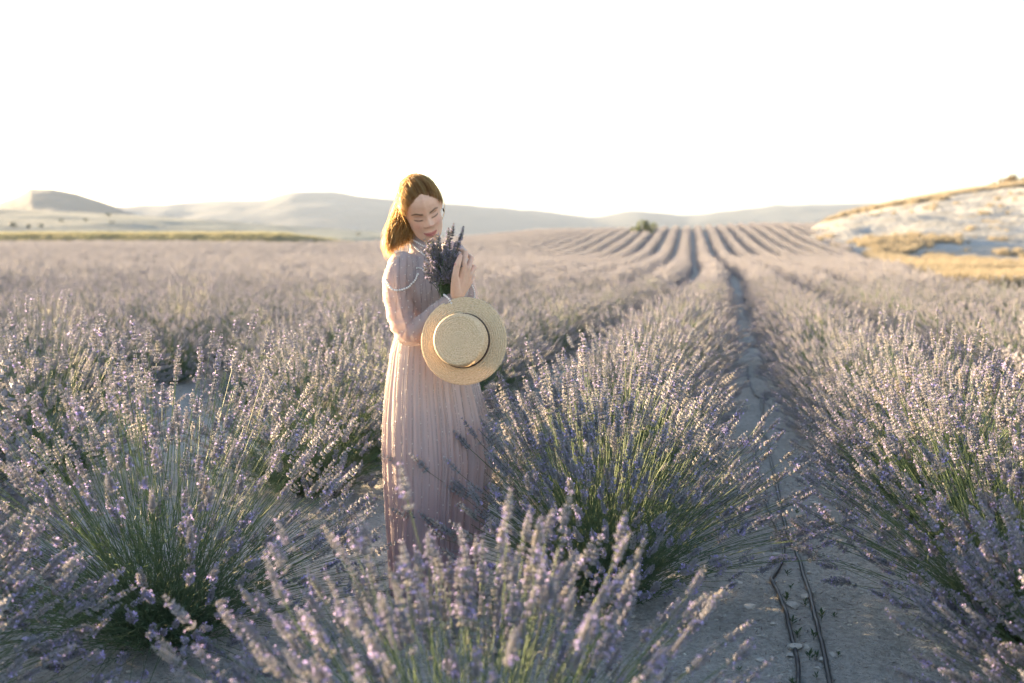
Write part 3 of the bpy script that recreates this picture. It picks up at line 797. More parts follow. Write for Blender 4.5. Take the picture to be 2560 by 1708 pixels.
SK = np.array([(804, 996, 1160), (830, 991, 1163), (884, 979, 1177), (964, 968, 1193), (1043, 961, 1213), (1114, 959, 1222), (1150, 960, 1225), (1221, 962, 1218), (1328, 968, 1207), (1440, 974, 1200), (1500, 976, 1200)], float)
NR, NC = 72, 480
rows = np.linspace(806, 1497, NR); phi = np.linspace(0, 2 * np.pi, NC, endpoint=False)
rg = np.random.default_rng(2)
SV = np.zeros((NR, NC, 3))
fold_ph = rg.uniform(0, 6.28, 8)
for i, py in enumerate(rows):
    l, r = np.interp(py, SK[:, 0], SK[:, 1]), np.interp(py, SK[:, 0], SK[:, 2])
    c = W((l + r) / 2, py, .02); hw = (r - l) / 2 / FPX * (Y0 * 1.04); v = i / (NR - 1)
    zb = max(c.z, .012)
    pw = phi + .10 * np.sin(2 * phi + fold_ph[0] + .5 * v) + .07 * np.sin(5 * phi + fold_ph[1] - .7 * v) + .04 * np.sin(9 * phi + fold_ph[2] + 1.1 * v)
    pw = pw + .05 * np.sin(7 * phi + 2.4 * v + fold_ph[6]) * v + .03 * np.sin(13 * phi - 3 * v + fold_ph[7]) * v
    big = np.sin(9 * pw + .5 * math.sin(3 * v)); fine = np.abs(np.sin(15 * pw + fold_ph[3])) ** .6; tiny = np.sin(57 * pw + fold_ph[4])
    am = .25 + .75 * sm(0, .5, v)
    dr = am * (.0115 * big * (.55 + .45 * np.sin(2 * phi + fold_ph[1] + 2 * v)) + .017 * (fine - .75) * (.6 + .4 * np.sin(3 * phi + fold_ph[5])) + .0022 * tiny)
    if v < .08: dr = dr * .8 - .001
    k = 1 + dr / max(hw, .05)
    SV[i, :, 0] = c.x + hw * np.cos(phi) * k; SV[i, :, 1] = c.y + hw * .84 * np.sin(phi) * k
    SV[i, :, 2] = zb + .01 * np.sin(4 * phi) * sm(.93, 1, v) * (1 if zb > .03 else 0)
skm = mesh_from('skirt', SV.reshape(-1, 3), np.zeros((0, 3), int), grid_quads(NR, NC, True)[:, ::-1], [M_skirt])
skirt = link('skirt', skm, dress)

# --- pearls and beads
M_pearl = plain('pearl', (.78, .75, .72), .2, .6); M_bead = plain('dark_bead', (.24, .20, .20), .35, .6)
def beads(mb, P_, r, m=0):
    P_ = np.asarray(P_); o = np.array([(1, 0, 0), (-1, 0, 0), (0, 1, 0), (0, -1, 0), (0, 0, 1), (0, 0, -1)], float)
    f = np.array([(0, 2, 4), (2, 1, 4), (1, 3, 4), (3, 0, 4), (2, 0, 5), (1, 2, 5), (3, 1, 5), (0, 3, 5)])
    if len(P_) == 0: return
    V = P_[:, None, :] + o[None] * (np.asarray(r).reshape(-1, 1, 1) if np.ndim(r) else r)
    mb.add(V.reshape(-1, 3), (f[None] + (np.arange(len(P_)) * 6)[:, None, None]).reshape(-1, 3), m=m)
def on_dress(px, py):
    o = Vector((0, 0, EYE)); d = ray(px, py).normalized(); h = BVH.ray_cast(o, d)
    return h[0], h[1]
bmI = bmesh.new(); bmesh.ops.create_icosphere(bmI, subdivisions=2, radius=1.0)
IV = np.array([tuple(v.co) for v in bmI.verts]); IT = np.array([[v.index for v in f.verts] for f in bmI.faces]); bmI.free()
def strand(path, r, gap):
    c = catmull([(a, b, 0) for a, b in path], 14); pts = []
    for a in c:
        h, n = on_dress(a[0], a[1])
        if h is not None: pts.append(np.array(h + n * r * .8))
    mb = MB()
    if len(pts) > 1:
        acc = 0; last = pts[0]; mb.add(IV * r + last, IT)
        for q_ in pts[1:]:
            if np.linalg.norm(q_ - last) >= gap: last = q_; mb.add(IV * r + last, IT)
    o = link('pearl_strand', mb.mesh('pearl_strand', [M_pearl]), dress); o['kind'] = 'stuff'
strand([(967, 700), (977, 720), (994, 727), (1018, 719), (1036, 704), (1045, 687)], .0046, .0085)
strand([(1042, 672), (1052, 672), (1064, 683), (1078, 690), (1092, 694)], .0036, .0075)
strand([(1020, 599), (1034, 614), (1049, 628), (1062, 640)], .0038, .0075)
strand([(1028, 596), (1042, 606), (1054, 613), (1066, 619)], .0036, .0075)
strand([(1036, 583), (1046, 594), (1058, 601)], .0030, .0065)
strand([(1106, 736), (1118, 744), (1128, 758), (1132, 775)], .0042, .008)
strand([(1174, 706), (1182, 722), (1185, 740), (1184, 748)], .0036, .0075)
mb = MB()
pr = np.random.default_rng(8)
li = pr.permutation(len(DV))[:2600]; taken = []
for i in li:                                                      # evenly scattered over sleeves and bodice
    pnt = DV[i] + NV[i] * .0015
    if all((pnt - q_) @ (pnt - q_) > .024 ** 2 for q_ in taken): taken.append(pnt)
beads(mb, taken, .0026, 0)
for px in range(985, 1110, 9):                                    # thin beaded lines
    for py in np.arange(640, 800, 2.4):
        h, n = on_dress(px + 5 * math.sin(py * .02 + px), py)
        if h is not None and pr.random() < .8 and n.y < -.1: beads(mb, [np.array(h + n * .0008)], .0015, 1)
o = link('beading', mb.mesh('beading', [M_pearl, M_bead]), dress); o['kind'] = 'stuff'
mb = MB()
for j in range(46):
    c0 = int(j * NC / 46 + pr.integers(-3, 3)) % NC
    stop = pr.uniform(.62, .88); off = pr.uniform(0, 6)
    colm = SV[:, c0]; zs = np.arange(2, int(NR * stop))
    pts = colm[zs]; nrm = pts - np.array([[SV[z, :, 0].mean(), SV[z, :, 1].mean(), SV[z, 0, 2]] for z in zs]); nrm[:, 2] = 0
    nrm /= np.linalg.norm(nrm, axis=1, keepdims=True); pts = pts + nrm * .002
    for a, b in zip(pts[:-1], pts[1:]):
        for t in (0, .25, .5, .75):
            if pr.random() < .75: beads(mb, [a + (b - a) * t], .0016, 1)
    for z in range(int(off), len(pts), 6): beads(mb, [pts[z]], .0030, 0)
o = link('beading', mb.mesh('beading', [M_pearl, M_bead]), skirt); o['kind'] = 'stuff'
M_dark = plain('dark_metal', (.05, .045, .045), .3, .6)
for s in (-1, 1):
    v, t, qd = tube([H(s * .079, .001, -.026), H(s * .080, .001, -.034), H(s * .080, .001, -.041)], [.0018, .0038, .0022], 8)
    link('earring', mesh_from('earring', v, t, qd, [M_dark]), person)

# --- hair
HMATS = []
for hname, h0, h1, ht in (('brown_hair', (.13, .075, .038), (.26, .16, .08), (.85, .56, .25)), ('chestnut_hair', (.24, .145, .07), (.42, .265, .125), (1.0, .76, .38)), ('golden_hair', (.36, .23, .10), (.55, .37, .18), (1.0, .86, .54))):
  M_hair, nt, out = new_mat(hname)
  _, r_ = noise_ramp(nt, 40, [(.3, h0), (.7, h1)])
  p = nd(nt, 'ShaderNodeBsdfPrincipled', Roughness=.42); p.inputs['Specular IOR Level'].default_value = .5
  t = nd(nt, 'ShaderNodeBsdfTranslucent'); t.inputs['Color'].default_value = (*ht, 1); mxh = nd(nt, 'ShaderNodeMixShader', Fac=.58)
  nt.links.new(r_.outputs[0], p.inputs['Base Color']); nt.links.new(p.outputs[0], mxh.inputs[1]); nt.links.new(t.outputs[0], mxh.inputs[2])
  trh = nt.nodes.new('ShaderNodeBsdfTransparent'); mxt = nd(nt, 'ShaderNodeMixShader', Fac=.30); nt.links.new(mxh.outputs[0], mxt.inputs[1]); nt.links.new(trh.outputs[0], mxt.inputs[2]); nt.links.new(mxt.outputs[0], out.inputs[0])
  HMATS.append(M_hair)
rh = np.random.default_rng(4)
EA, EB, EC, EZ = .078, .101, .094, .022                          # skull ellipsoid (half sizes, centre height)
def skull(p, k=1.0):
    q_ = np.array([p[0] / EA, p[1] / EB, (p[2] - EZ) / EC]); q_ = q_ / np.linalg.norm(q_) * k
    hh = q_[0] ** 2 + q_[1] ** 2; q_ = q_ * (1 + .075 * (4 * q_[0] ** 2 * q_[1] ** 2 / max(hh * hh, 1e-9)) * min(1, hh) * (q_[1] > 0))
    return np.array([q_[0] * EA, q_[1] * EB, q_[2] * EC + EZ])
def hairline(p):                                                 # True where hair grows
    x, y, z = p
    if y > -.012: return z > .091 - 9.5 * min(abs(x), .055) ** 2 - 2.2 * max(0, abs(x) - .055)
    return z > -.055
hb = MB()
n1, n2 = 60, 90
cap = np.array([[skull(np.array([math.sin(t) * math.cos(a) * EA, math.sin(t) * math.sin(a) * EB, EZ + math.cos(t) * EC]), 1.025) for a in np.linspace(0, 2 * np.pi, n2, endpoint=False)] for t in np.linspace(.01, 2.5, n1)])
keep = np.array([[hairline(cap[i, j] - np.array([0, 0, .011])) for j in range(n2)] for i in range(n1)])
cw = np.array([tuple(H(*v)) for v in cap.reshape(-1, 3)])
Qs = grid_quads(n1, n2, True); Qs = Qs[keep.ravel()[Qs].all(1)]
hb.add(cw, Q=Qs)
def add_strand(pts, r, m=1):
    prf = np.linspace(r, r * .45, len(pts)); prf[0] *= .25; prf[1] *= .6
    v, t_, q_ = tube(pts, list(prf), 3, False); hb.add(v, Q=q_, m=m)
Hinv = HR.transposed()
count = 0
while count < 2600:
    a = rh.uniform(0, 2 * np.pi); t = math.acos(rh.uniform(-.55, 1))
    root = skull(np.array([math.sin(t) * math.cos(a), math.sin(t) * math.sin(a), math.cos(t) + EZ]))
    root = skull(np.array([math.sin(t) * math.cos(a) * EA, math.sin(t) * math.sin(a) * EB, EZ + math.cos(t) * EC]))
    if not hairline(root): continue
    if rh.random() < .35:                                         # extra strands all along the hairline
        a = rh.uniform(.15, np.pi - .15); q_ = None
        for tt in np.linspace(.3, 1.6, 60):
            c_ = skull(np.array([math.sin(tt) * math.cos(a) * EA, math.sin(tt) * math.sin(a) * EB, EZ + math.cos(tt) * EC]))
            if hairline(c_): q_ = c_
            else: break
        if q_ is None: continue
        root = q_
    if root[1] > 0: root = skull(root + np.array([0, .5, -.9]) * rh.uniform(0, .010))
    lay = 1.035 + .05 * rh.random() + .055 * (0.5 + 0.5 * noise.noise(Vector((root[0] * 70, root[1] * 30, root[2] * 70))))
    if rh.random() < .07: lay += rh.uniform(.04, .10)
    if root[0] > .045 and root[2] < .04: lay = rh.uniform(1.035, 1.06)
    Qp = np.array([-.055 + rh.normal(0, .020), -.060 + rh.normal(0, .03), .0 + rh.normal(0, .018)])
    tq = min(1, max(0, (-.02 - root[0]) / .05)); top = np.array([root[0] * .55 - .012, -.035, EZ + EC]) * (1 - tq) + np.array([-.078, -.035, .035]) * tq; stage = root[1] > -.03
    pts = [root]; p_ = root.copy(); k = rh.uniform(1.02, 1.04)
    for s_ in range(28):
        if stage and (np.linalg.norm(top - p_) < .03 or p_[1] < -.03): stage = False
        d = (top if stage else Qp) - p_; dist = np.linalg.norm(Qp - p_)
        if dist < .035: break
        g = np.array([p_[0] / EA**2, p_[1] / EB**2, (p_[2] - EZ) / EC**2]); g /= np.linalg.norm(g)
        d = d - g * (d @ g)
        d /= max(np.linalg.norm(d), 1e-6)
        k = min(lay, k + .028)
        p_ = skull(p_ + d * .012, k); pts.append(p_)
    if any(q_[1] > .06 and q_[2] < .035 for q_ in pts): continue
    pts = pts[:1] + pts[1:-1:2] + pts[-1:] if len(pts) > 4 else pts
    wp = [np.array(tuple(H(*q_))) for q_ in pts]
    u = rh.random()
    e = np.array(tuple(W(966 + 62 * u ** 1.1 + rh.normal(0, 4), 626 - 34 * u + rh.normal(0, 9), -.035 + rh.uniform(-.03, .045))))
    st = wp[-1]; d0 = wp[-1] - wp[-2] if len(wp) > 1 else np.array([0, 0, -.01]); d0 = d0 / np.linalg.norm(d0)
    c1 = st + d0 * .03 + np.array([-.016 * (1 - u), 0, -.03]); c2 = e + np.array([.012 - .03 * (1 - u), .004, .07])
    ph, wa = rh.uniform(0, 6.28), rh.uniform(.002, .013)
    for s_ in np.linspace(.1, 1, 10):
        q_ = (1 - s_) ** 3 * st + 3 * s_ * (1 - s_) ** 2 * c1 + 3 * s_ * s_ * (1 - s_) * c2 + s_ ** 3 * e
        q_ = q_ + np.array([math.sin(ph + s_ * 7), math.cos(ph * 1.3 + s_ * 6), 0]) * wa * s_; wp.append(q_)
    add_strand(wp, rh.uniform(.0007, .0013), int(np.clip(round(1 + 1.3 * noise.noise(Vector((root[0] * 90, root[1] * 40, root[2] * 60 + 3))) * 1.6 + rh.normal(0, .45)), 0, 2))); count += 1
hair = link('hair', hb.mesh('hair', HMATS), person)

# --- straw hat
hat_c = W(1158, 852, -.305)
hn = Vector((-.20, -.96, .16)).normalized()                       # the crown points this way
hx_ = Vector((0, 0, 1)).cross(hn).normalized(); hz_ = hn.cross(hx_)
M_straw, nt, out = new_mat('straw')
tc = nt.nodes.new('ShaderNodeTexCoord'); sp = nt.nodes.new('ShaderNodeSeparateXYZ'); nt.links.new(tc.outputs['Object'], sp.inputs[0])
a2 = nd(nt, 'ShaderNodeMath', operation='ARCTAN2'); nt.links.new(sp.outputs['Y'], a2.inputs[0]); nt.links.new(sp.outputs['X'], a2.inputs[1])
ln = nd(nt, 'ShaderNodeVectorMath', operation='LENGTH'); nt.links.new(tc.outputs['Object'], ln.inputs[0])
am = nd(nt, 'ShaderNodeMath', operation='MULTIPLY'); am2 = nd(nt, 'ShaderNodeMath', operation='MULTIPLY'); am2.inputs[1].default_value = 150; nt.links.new(a2.outputs[0], am2.inputs[0]); nt.links.new(am2.outputs[0], am.inputs[0]); nt.links.new(ln.outputs['Value'], am.inputs[1])
lm = nd(nt, 'ShaderNodeMath', operation='MULTIPLY'); lm.inputs[1].default_value = 330; nt.links.new(ln.outputs['Value'], lm.inputs[0])
cb = nt.nodes.new('ShaderNodeCombineXYZ'); nt.links.new(am.outputs[0], cb.inputs[0]); nt.links.new(lm.outputs[0], cb.inputs[1])
ns = nd(nt, 'ShaderNodeTexNoise', Scale=1.0, Detail=3.0); nt.links.new(cb.outputs[0], ns.inputs['Vector'])
rp_ = nt.nodes.new('ShaderNodeValToRGB'); rp_.color_ramp.elements[0].position = .32; rp_.color_ramp.elements[0].color = (.56, .40, .23, 1); rp_.color_ramp.elements[1].position = .62; rp_.color_ramp.elements[1].color = (.80, .64, .44, 1)
nt.links.new(ns.outputs['Fac'], rp_.inputs[0])
p = nd(nt, 'ShaderNodeBsdfPrincipled', Roughness=.6); p.inputs['Specular IOR Level'].default_value = .25
bp = nd(nt, 'ShaderNodeBump', Strength=.6, Distance=.002); nt.links.new(ns.outputs['Fac'], bp.inputs['Height']); nt.links.new(bp.outputs[0], p.inputs['Normal'])
t = nd(nt, 'ShaderNodeBsdfTranslucent'); mxs = nd(nt, 'ShaderNodeMixShader', Fac=.18)
nt.links.new(rp_.outputs[0], p.inputs['Base Color']); nt.links.new(rp_.outputs[0], t.inputs['Color']); nt.links.new(p.outputs[0], mxs.inputs[1]); nt.links.new(t.outputs[0], mxs.inputs[2]); nt.links.new(mxs.outputs[0], out.inputs[0])
hat = empty('straw_hat', hat_c); hat.matrix_world = Matrix.Translation(hat_c) @ Matrix((hx_, hz_, hn)).transposed().to_4x4()
tag(hat, 'round straw boater hat with thin dark band held against the front of the dress', 'hat')
def lathe(prof, n=110, wave=0.0):
    V = []
    for r, z, rid in prof:
        for k in range(n):
            a = 2 * math.pi * k / n
            zz_ = z - .010 * max(0, r / .165 - .6) ** 2 * 6 * (wave > 0) + wave * (r / .165) ** 2 * math.sin(2 * a + .6) + wave * .5 * (r / .165) ** 2 * math.sin(3 * a)
            V.append((r * math.cos(a), r * math.sin(a), zz_))
    return np.array(V), grid_quads(len(prof), n, True)
def braid(r): return .0018 * abs(math.sin(math.pi * r / .0075))
RB, RC, HC = .159, .0965, .072
prof = [(r, .0015 + braid(r), 0) for r in np.linspace(RC - .002, RB - .001, 96)] + [(RB, 0, 0), (RB - .001, -.0025, 0)] + [(r, -.0025, 0) for r in np.linspace(RB - .004, RC - .002, 12)]
v, qd = lathe(prof, wave=.004); link('brim', mesh_from('brim', v, np.zeros((0, 3), int), qd[:, ::-1], [M_straw]), hat)
prof = [(.0005, HC + .001, 0)] + [(r, HC + braid(r) - .0015 * (r / .09), 0) for r in np.linspace(.002, .082, 80)]
prof += [(.082 + .011 * math.sin(t_), HC - .0115 + .011 * math.cos(t_), 0) for t_ in np.linspace(.2, 1.5, 9)]
prof += [(.093 + .0035 * (1 - s_) + .5 * braid(s_ * .058), .002 + s_ * .056, 0) for s_ in np.linspace(1, 0, 40)]
v, qd = lathe(prof); link('crown', mesh_from('crown', v, np.zeros((0, 3), int), qd[:, ::-1], [M_straw]), hat)
M_band = plain('dark_brown_ribbon', (.055, .030, .026), .6, .3)
prof = [(.0960, .0165, 0), (.0985, .0160, 0), (.0995, .0045, 0), (.0970, .0040, 0)]
v, qd = lathe(prof); link('ribbon_band', mesh_from('ribbon_band', v, np.zeros((0, 3), int), qd[:, ::-1], [M_band]), hat)

# --- bouquet in her hand
bq_o = W(1114, 728, -.205)
bouquet = empty('lavender_bouquet', bq_o)
tag(bouquet, 'bunch of cut lavender held up against the chest under the chin', 'bouquet')
rb = np.random.default_rng(12); smb = MB()
M_cut = leafy('cut_lavender_calyx', [(.3, (.21, .20, .215)), (.7, (.33, .31, .32))], 40, .3); M_cutf = leafy('cut_lavender_petal', [(.3, (.30, .27, .42)), (.7, (.40, .36, .52))], 40, .3)
SPIKE_CUT = [mesh_from('flower_spike', V_, T_, np.zeros((0, 4), int), [M_stem, M_cut, M_cutf, M_leaf], m_, False) for V_, T_, m_ in SPK[0]]
tips = [(1136, 562, -.245), (1160, 572, -.235), (1124, 577, -.25), (1155, 588, -.245), (1066, 606, -.25), (1094, 598, -.27)]
while len(tips) < 74:
    u, w = rb.random(), rb.random()
    tips.append((1062 + 92 * u, 606 + 72 * w + 8 * abs(u - .4), -.225 + rb.uniform(-.055, .04)))
for i, (px, py, dy) in enumerate(tips):
    tp = np.array(tuple(W(px, py, dy) - bq_o)); bs = np.array([rb.normal(0, .008), rb.normal(0, .008), -.055 + rb.uniform(-.02, .02)])
    grip = np.array([rb.normal(0, .012), rb.normal(0, .012), .0])
    c = np.array([grip[0] + .35 * tp[0], grip[1] + .3 * tp[1], .45 * tp[2]])
    d = tp - c; d /= np.linalg.norm(d)
    sc = rb.uniform(.75, 1.0); kk = rb.integers(0, len(SPIKE_ME))
    base = tp - d * .075 * sc
    v, t_, q_ = tube(catmull([bs, grip, c * .7 + grip * .3, base], 3), [.0013] * 10, 4, False); smb.add(v, Q=q_)
    o = link('flower_spike', SPIKE_CUT[kk], bouquet)
    M4 = Matrix(frames(d[None], np.array([rb.uniform(0, 6.28)]))[0].tolist()).to_4x4() @ Matrix.Scale(sc, 4); M4.translation = Vector(base); o.matrix_local = M4
lay_b = (np.zeros((30, 3)), np.array([rb.normal(0, .01, 3) + [0, 0, .04] for _ in range(30)]), np.array([np.array(tuple(W(*t_) - bq_o)) * .8 for t_ in tips[:30]]))
leaves(smb, rb, *lay_b, per=9, tmax=.8, ln=.035, wd=.0035, m=0)
o = link('stems', smb.mesh('stems', [M_stem]), bouquet); o['kind'] = 'stuff'
# ================================================================== HOSES, STONES, WEEDS, SHRUBS, DRY GRASS
def hitz(px, py, zf, y0=1.0, y1=600.0):
    d = ray(px, py); ys = np.geomspace(y0, y1, 4000); t = ys / d.y
    z = EYE + d.z * t; x = d.x * t
    below = z <= zf(x, ys)
    i = int(np.argmax(below)) if below.any() else len(ys) - 1
    return float(x[i]), float(ys[i])
def micro(x, y): return g1(x, y) + 0.035 * fbm(x * 1.1, y * 1.1, 3.1, 3) + 0.014 * fbm(x * 9, y * 9, 7.7, 4) + 0.006 * fbm(x * 34, y * 34, 1.7, 2)
M_hose = plain('black_hose_plastic', (.035, .037, .043), .42, .5)
def hose(pz, label, r=.0088, lift=0.0):
    pts = []
    for a, b in pz:
        x, y = hitz(1800 + a * .4837, 950 + b * .4837, ground); pts.append((x, y, 0))
    c = catmull(pts, 9)
    c = np.array([(p[0], p[1], micro(p[0], p[1]) + r * .8 + lift) for p in c])
    c[1:-1, 2] = (c[:-2, 2] + 2 * c[1:-1, 2] + c[2:, 2]) / 4 + .002
    v, t, q = tube(c, [r] * len(c), 10)
    o = link('irrigation_hose', mesh_from('irrigation_hose', v, t, q, [M_hose]))
    tag(o, label, 'hose', 'black irrigation hoses on the bare path')
hose([(600, 1700), (570, 1568), (535, 1400), (500, 1270), (465, 1130), (430, 1010), (395, 900), (350, 790), (320, 680), (290, 560), (265, 430), (245, 330), (217, 270), (212, 230), (228, 110), (232, 60)], 'straighter black hose on the path, running unbroken nearest the right row')
hose([(408, 1700), (405, 1568), (403, 1460), (375, 1350), (340, 1230), (290, 1110), (266, 1048), (318, 960), (328, 880), (310, 790), (260, 690), (225, 590), (190, 470), (182, 370), (203, 290), (214, 240), (218, 180), (210, 110)], 'kinked black hose on the path, bent sharply beside the left row', .0082, .001)
hose([(200, 95), (172, 66), (150, 10), (140, -60)], 'short dark hose end further up the path', .008)

rs = random.Random(31)
def pebble(seed):
    r = np.random.default_rng(seed); s = 1 + .22 * r.normal(size=12)
    bm_ = bmesh.new(); bmesh.ops.create_icosphere(bm_, subdivisions=1, radius=1.0)
    V = np.array([tuple(v.co) for v in bm_.verts][:12]); T = None
    bm_.free(); bm_ = bmesh.new(); bmesh.ops.create_icosphere(bm_, subdivisions=1, radius=1.0)
    V = np.array([tuple(v.co) for v in bm_.verts]); T = np.array([[v.index for v in f.verts] for f in bm_.faces]); bm_.free()
    V = V * s[:len(V), None]; V[:, 2] *= .55; return V, T
PEB = [pebble(i) for i in range(6)]
mb = MB(); g_ = np.random.default_rng(17); cnt = 0
while cnt < 6500:
    y = 1.6 + 9 * g_.random() ** 1.6; k = g_.integers(-3, 3) if cnt % 2 else 0; x = GAP + SP * k + float(C_row(y)) + g_.normal(0, .34)
    V, T = PEB[cnt % 6]; s = .0028 + .0095 * g_.random() ** 3.2
    a = g_.uniform(0, 6.28); c_, s_ = math.cos(a), math.sin(a)
    V2 = np.stack([V[:, 0] * c_ - V[:, 1] * s_, V[:, 0] * s_ + V[:, 1] * c_, V[:, 2]], 1) * s * [1, g_.uniform(.6, 1), 1]
    mb.add(V2 + [x, y, micro(x, y) + s * .2], T); cnt += 1
tag(link('gravel', mb.mesh('gravel', [M_stone], False)), 'loose pale gravel crumbs scattered over the bare soil', kind='stuff')
mb = MB(); M_litter = leafy('dry_litter', [(.3, (.10, .085, .07)), (.7, (.22, .19, .17))], 40, .1)
for i in range(2600):
    y = 1.7 + 8 * g_.random() ** 1.5; k = g_.integers(-2, 2) if i % 2 else 0; x = GAP + SP * k + float(C_row(y)) + g_.normal(0, .36)
    a = g_.uniform(0, 6.28); L = g_.uniform(.006, .022); d = np.array([math.cos(a), math.sin(a), g_.uniform(0, .4)]) * L; s_ = np.array([-math.sin(a), math.cos(a), .5]) * g_.uniform(.0008, .0022)
    p_ = np.array([x, y, micro(x, y) + .003]); mb.add([p_ - d, p_ + s_, p_ + d, p_ - s_], Q=[(0, 1, 2, 3)])
tag(link('fallen_litter', mb.mesh('fallen_litter', [M_litter], False)), 'dry fallen bits of lavender strewn over the path', kind='stuff')
stone_me = [mesh_from('stone', V, T, np.zeros((0, 4), int), [M_stone], None, False) for V, T in PEB]
for i in range(18):
    zx, zy = rs.choice([(rs.uniform(390, 520), rs.uniform(520, 800)), (rs.uniform(340, 460), rs.uniform(1000, 1560)), (rs.uniform(60, 300), rs.uniform(800, 1500)), (rs.uniform(520, 640), rs.uniform(1100, 1540))])
    x, y = hitz(1800 + zx * .4837, 950 + zy * .4837, ground)
    o = link('stone', stone_me[i % 6]); s = rs.uniform(.012, .026)
    o.location = (x, y, micro(x, y) + s * .15); o.rotation_euler = (0, 0, rs.uniform(0, 6.28)); o.scale = (s * 1.3, s, s * .7)
    tag(o, 'pale flat stone lying in the soil of the hose path', 'stone', 'pale stones between the hoses')
# seedlings on the path
M_weed = leafy('weed_leaf', [(.3, (.05, .09, .04)), (.7, (.10, .15, .07))], 30, .3)
def weed_mesh(seed):
    r = np.random.default_rng(seed); mb = MB()
    for k in range(9):
        a = k * 2.4 + r.uniform(-.3, .3); el = r.uniform(.35, 1.1); L = r.uniform(.022, .040); h = .004 + .022 * k / 9
        d = np.array([math.cos(a) * math.cos(el), math.sin(a) * math.cos(el), math.sin(el)]); s = np.array([-math.sin(a), math.cos(a), 0]) * L * .16
        b = np.array([0, 0, h]); n = np.array([0, 0, L * .06])
        mb.add([b, b + d * L * .5 + s + n, b + d * L, b + d * L * .5 - s + n], Q=[(0, 1, 2, 3)])
    v, t, q = tube([(0, 0, -.005), (0, 0, .034)], [.0014, .001], 4); mb.add(v, t, q)
    return mb.mesh('weed_seedling', [M_weed], False)
WD = [weed_mesh(i) for i in range(4)]
for i, (zx, zy) in enumerate([(398, 690), (365, 1105), (345, 1165), (372, 1270), (485, 1340), (498, 1430), (463, 1440), (592, 1225), (523, 1240), (370, 1540), (498, 1520), (125, 1410), (170, 1380), (400, 1320), (440, 1180), (350, 1010), (415, 500), (380, 1555), (612, 1420), (100, 1480)]):
    x, y = hitz(1800 + zx * .4837, 950 + zy * .4837, ground)
    o = link('weed_seedling', WD[i % 4]); s = rs.uniform(.5, .9); o.scale = (s,) * 3; o.location = (x, y, micro(x, y)); o.rotation_euler = (0, 0, rs.uniform(0, 6.28))
    tag(o, 'tiny green weed seedling sprouting from the soil by the hoses', 'weed', 'weed seedlings on the hose path')

# --- shrubs far off
def shrub(name, label, x, y, z, w, h, mat, seed, n=900, cat='shrub', group=None, leaf=.05):
    r = np.random.default_rng(seed); root = empty(name, (x, y, z)); tag(root, label, cat, group)
    mb = MB(); nb = 9
    cs = np.stack([r.normal(0, w * .24, nb), r.normal(0, w * .24, nb), h * r.uniform(.35, .78, nb)], 1); rr = r.uniform(.16, .28, nb) * min(w, h * 1.3)
    b = r.integers(0, nb, n); d = r.normal(size=(n, 3)); d /= np.linalg.norm(d, axis=1, keepdims=True)
    p_ = cs[b] + d * (rr[b] * r.uniform(.55, 1.12, n) ** .5)[:, None]; p_[:, 2] = np.maximum(p_[:, 2], .05)
    u = r.normal(size=(n, 3)); u /= np.linalg.norm(u, axis=1, keepdims=True); s = np.cross(u, r.normal(size=(n, 3))); s /= np.linalg.norm(s, axis=1, keepdims=True)
    L = leaf * h * r.uniform(.7, 1.6, n)[:, None]
    V = np.stack([p_ - u * L, p_ + s * L * .6, p_ + u * L, p_ - s * L * .6], 1)
    mb.add(V.reshape(-1, 3), Q=np.arange(n * 4).reshape(n, 4)); link('crown', mb.mesh('crown', [mat], False), root)
    mb = MB()
    for k in range(5):
        c = cs[k]; v, t, q = tube([(0, 0, -.1), (c[0] * .4, c[1] * .4, c[2] * .5), tuple(c)], [.05 * h * .5, .03 * h * .5, .012 * h], 6); mb.add(v, t, q)
    link('trunk', mb.mesh('trunk', [M_bark]), root)
M_bark = earth('bark', [(6, [(.3, (.10, .08, .06)), (.7, (.17, .14, .10))])])
M_shg = leafy('shrub_green', [(.3, (.055, .085, .03)), (.7, (.12, .15, .05))], 3.0, .3)
M_shd = leafy('shrub_dark', [(.3, (.04, .06, .045)), (.7, (.08, .10, .07))], 1.0, .2)
M_sho = leafy('shrub_rust', [(.3, (.12, .09, .035)), (.7, (.24, .16, .06))], 2.0, .35)
x, y = P(1620, 590, 128).x, 128.0
shrub('shrub', 'round green shrub standing up among the far lavender rows', x, y, g1(x, y), 1.9, 2.25, M_shg, 3)
x, y = P(1588, 590, 132).x, 132.0
shrub('shrub', 'smaller pale green shrub just left of the round one', x, y, g1(x, y), 1.0, 1.5, M_shg, 4, 400)
SLOPE = [(281, 560, 'rightmost pair, upper'), (215, 554, ''), (271, 543, ''), (154, 555, ''), (102, 570, ''), (72, 572, ''), (34, 568, ''), (899, 594, ''), (1013, 592, '')]
SL_L = ['largest dark shrub low on the grey green slope at left', 'small dark shrub left of the largest one on the slope', 'dark shrub high near the crest of the grey green slope', 'second small dark shrub left of the largest one on the slope', 'dark shrub low on the slope above the dry grass bank', 'low dark shrub beside another at the slope foot', 'leftmost dark shrub on the grey green slope', 'lone dark shrub on the slope left of the dress', 'lone dark shrub on the slope just left of the hair']
for i, (px, py, _) in enumerate(SLOPE):
    x, y = hitz(px, py, bare_z, 136, 340)
    if y < 339: shrub('shrub', SL_L[i], x, y, float(bare_z(x, y)), rs.uniform(1.0, 1.7), rs.uniform(.8, 1.25), M_shd, 40 + i, 260, 'shrub', 'dark shrubs on the grey green slope', .09)
HT = [(2480, 474, 2.6, 1.7), (2509, 470, 3.0, 2.3), (2535, 470, 2.4, 1.7), (2440, 484, 1.6, 1.0)]
HTL = ['left rust coloured shrub of the clump on the golden hilltop', 'tallest rust coloured shrub on the golden hilltop', 'right rust coloured shrub of the clump on the golden hilltop', 'low rust coloured shrub apart from the hilltop clump']
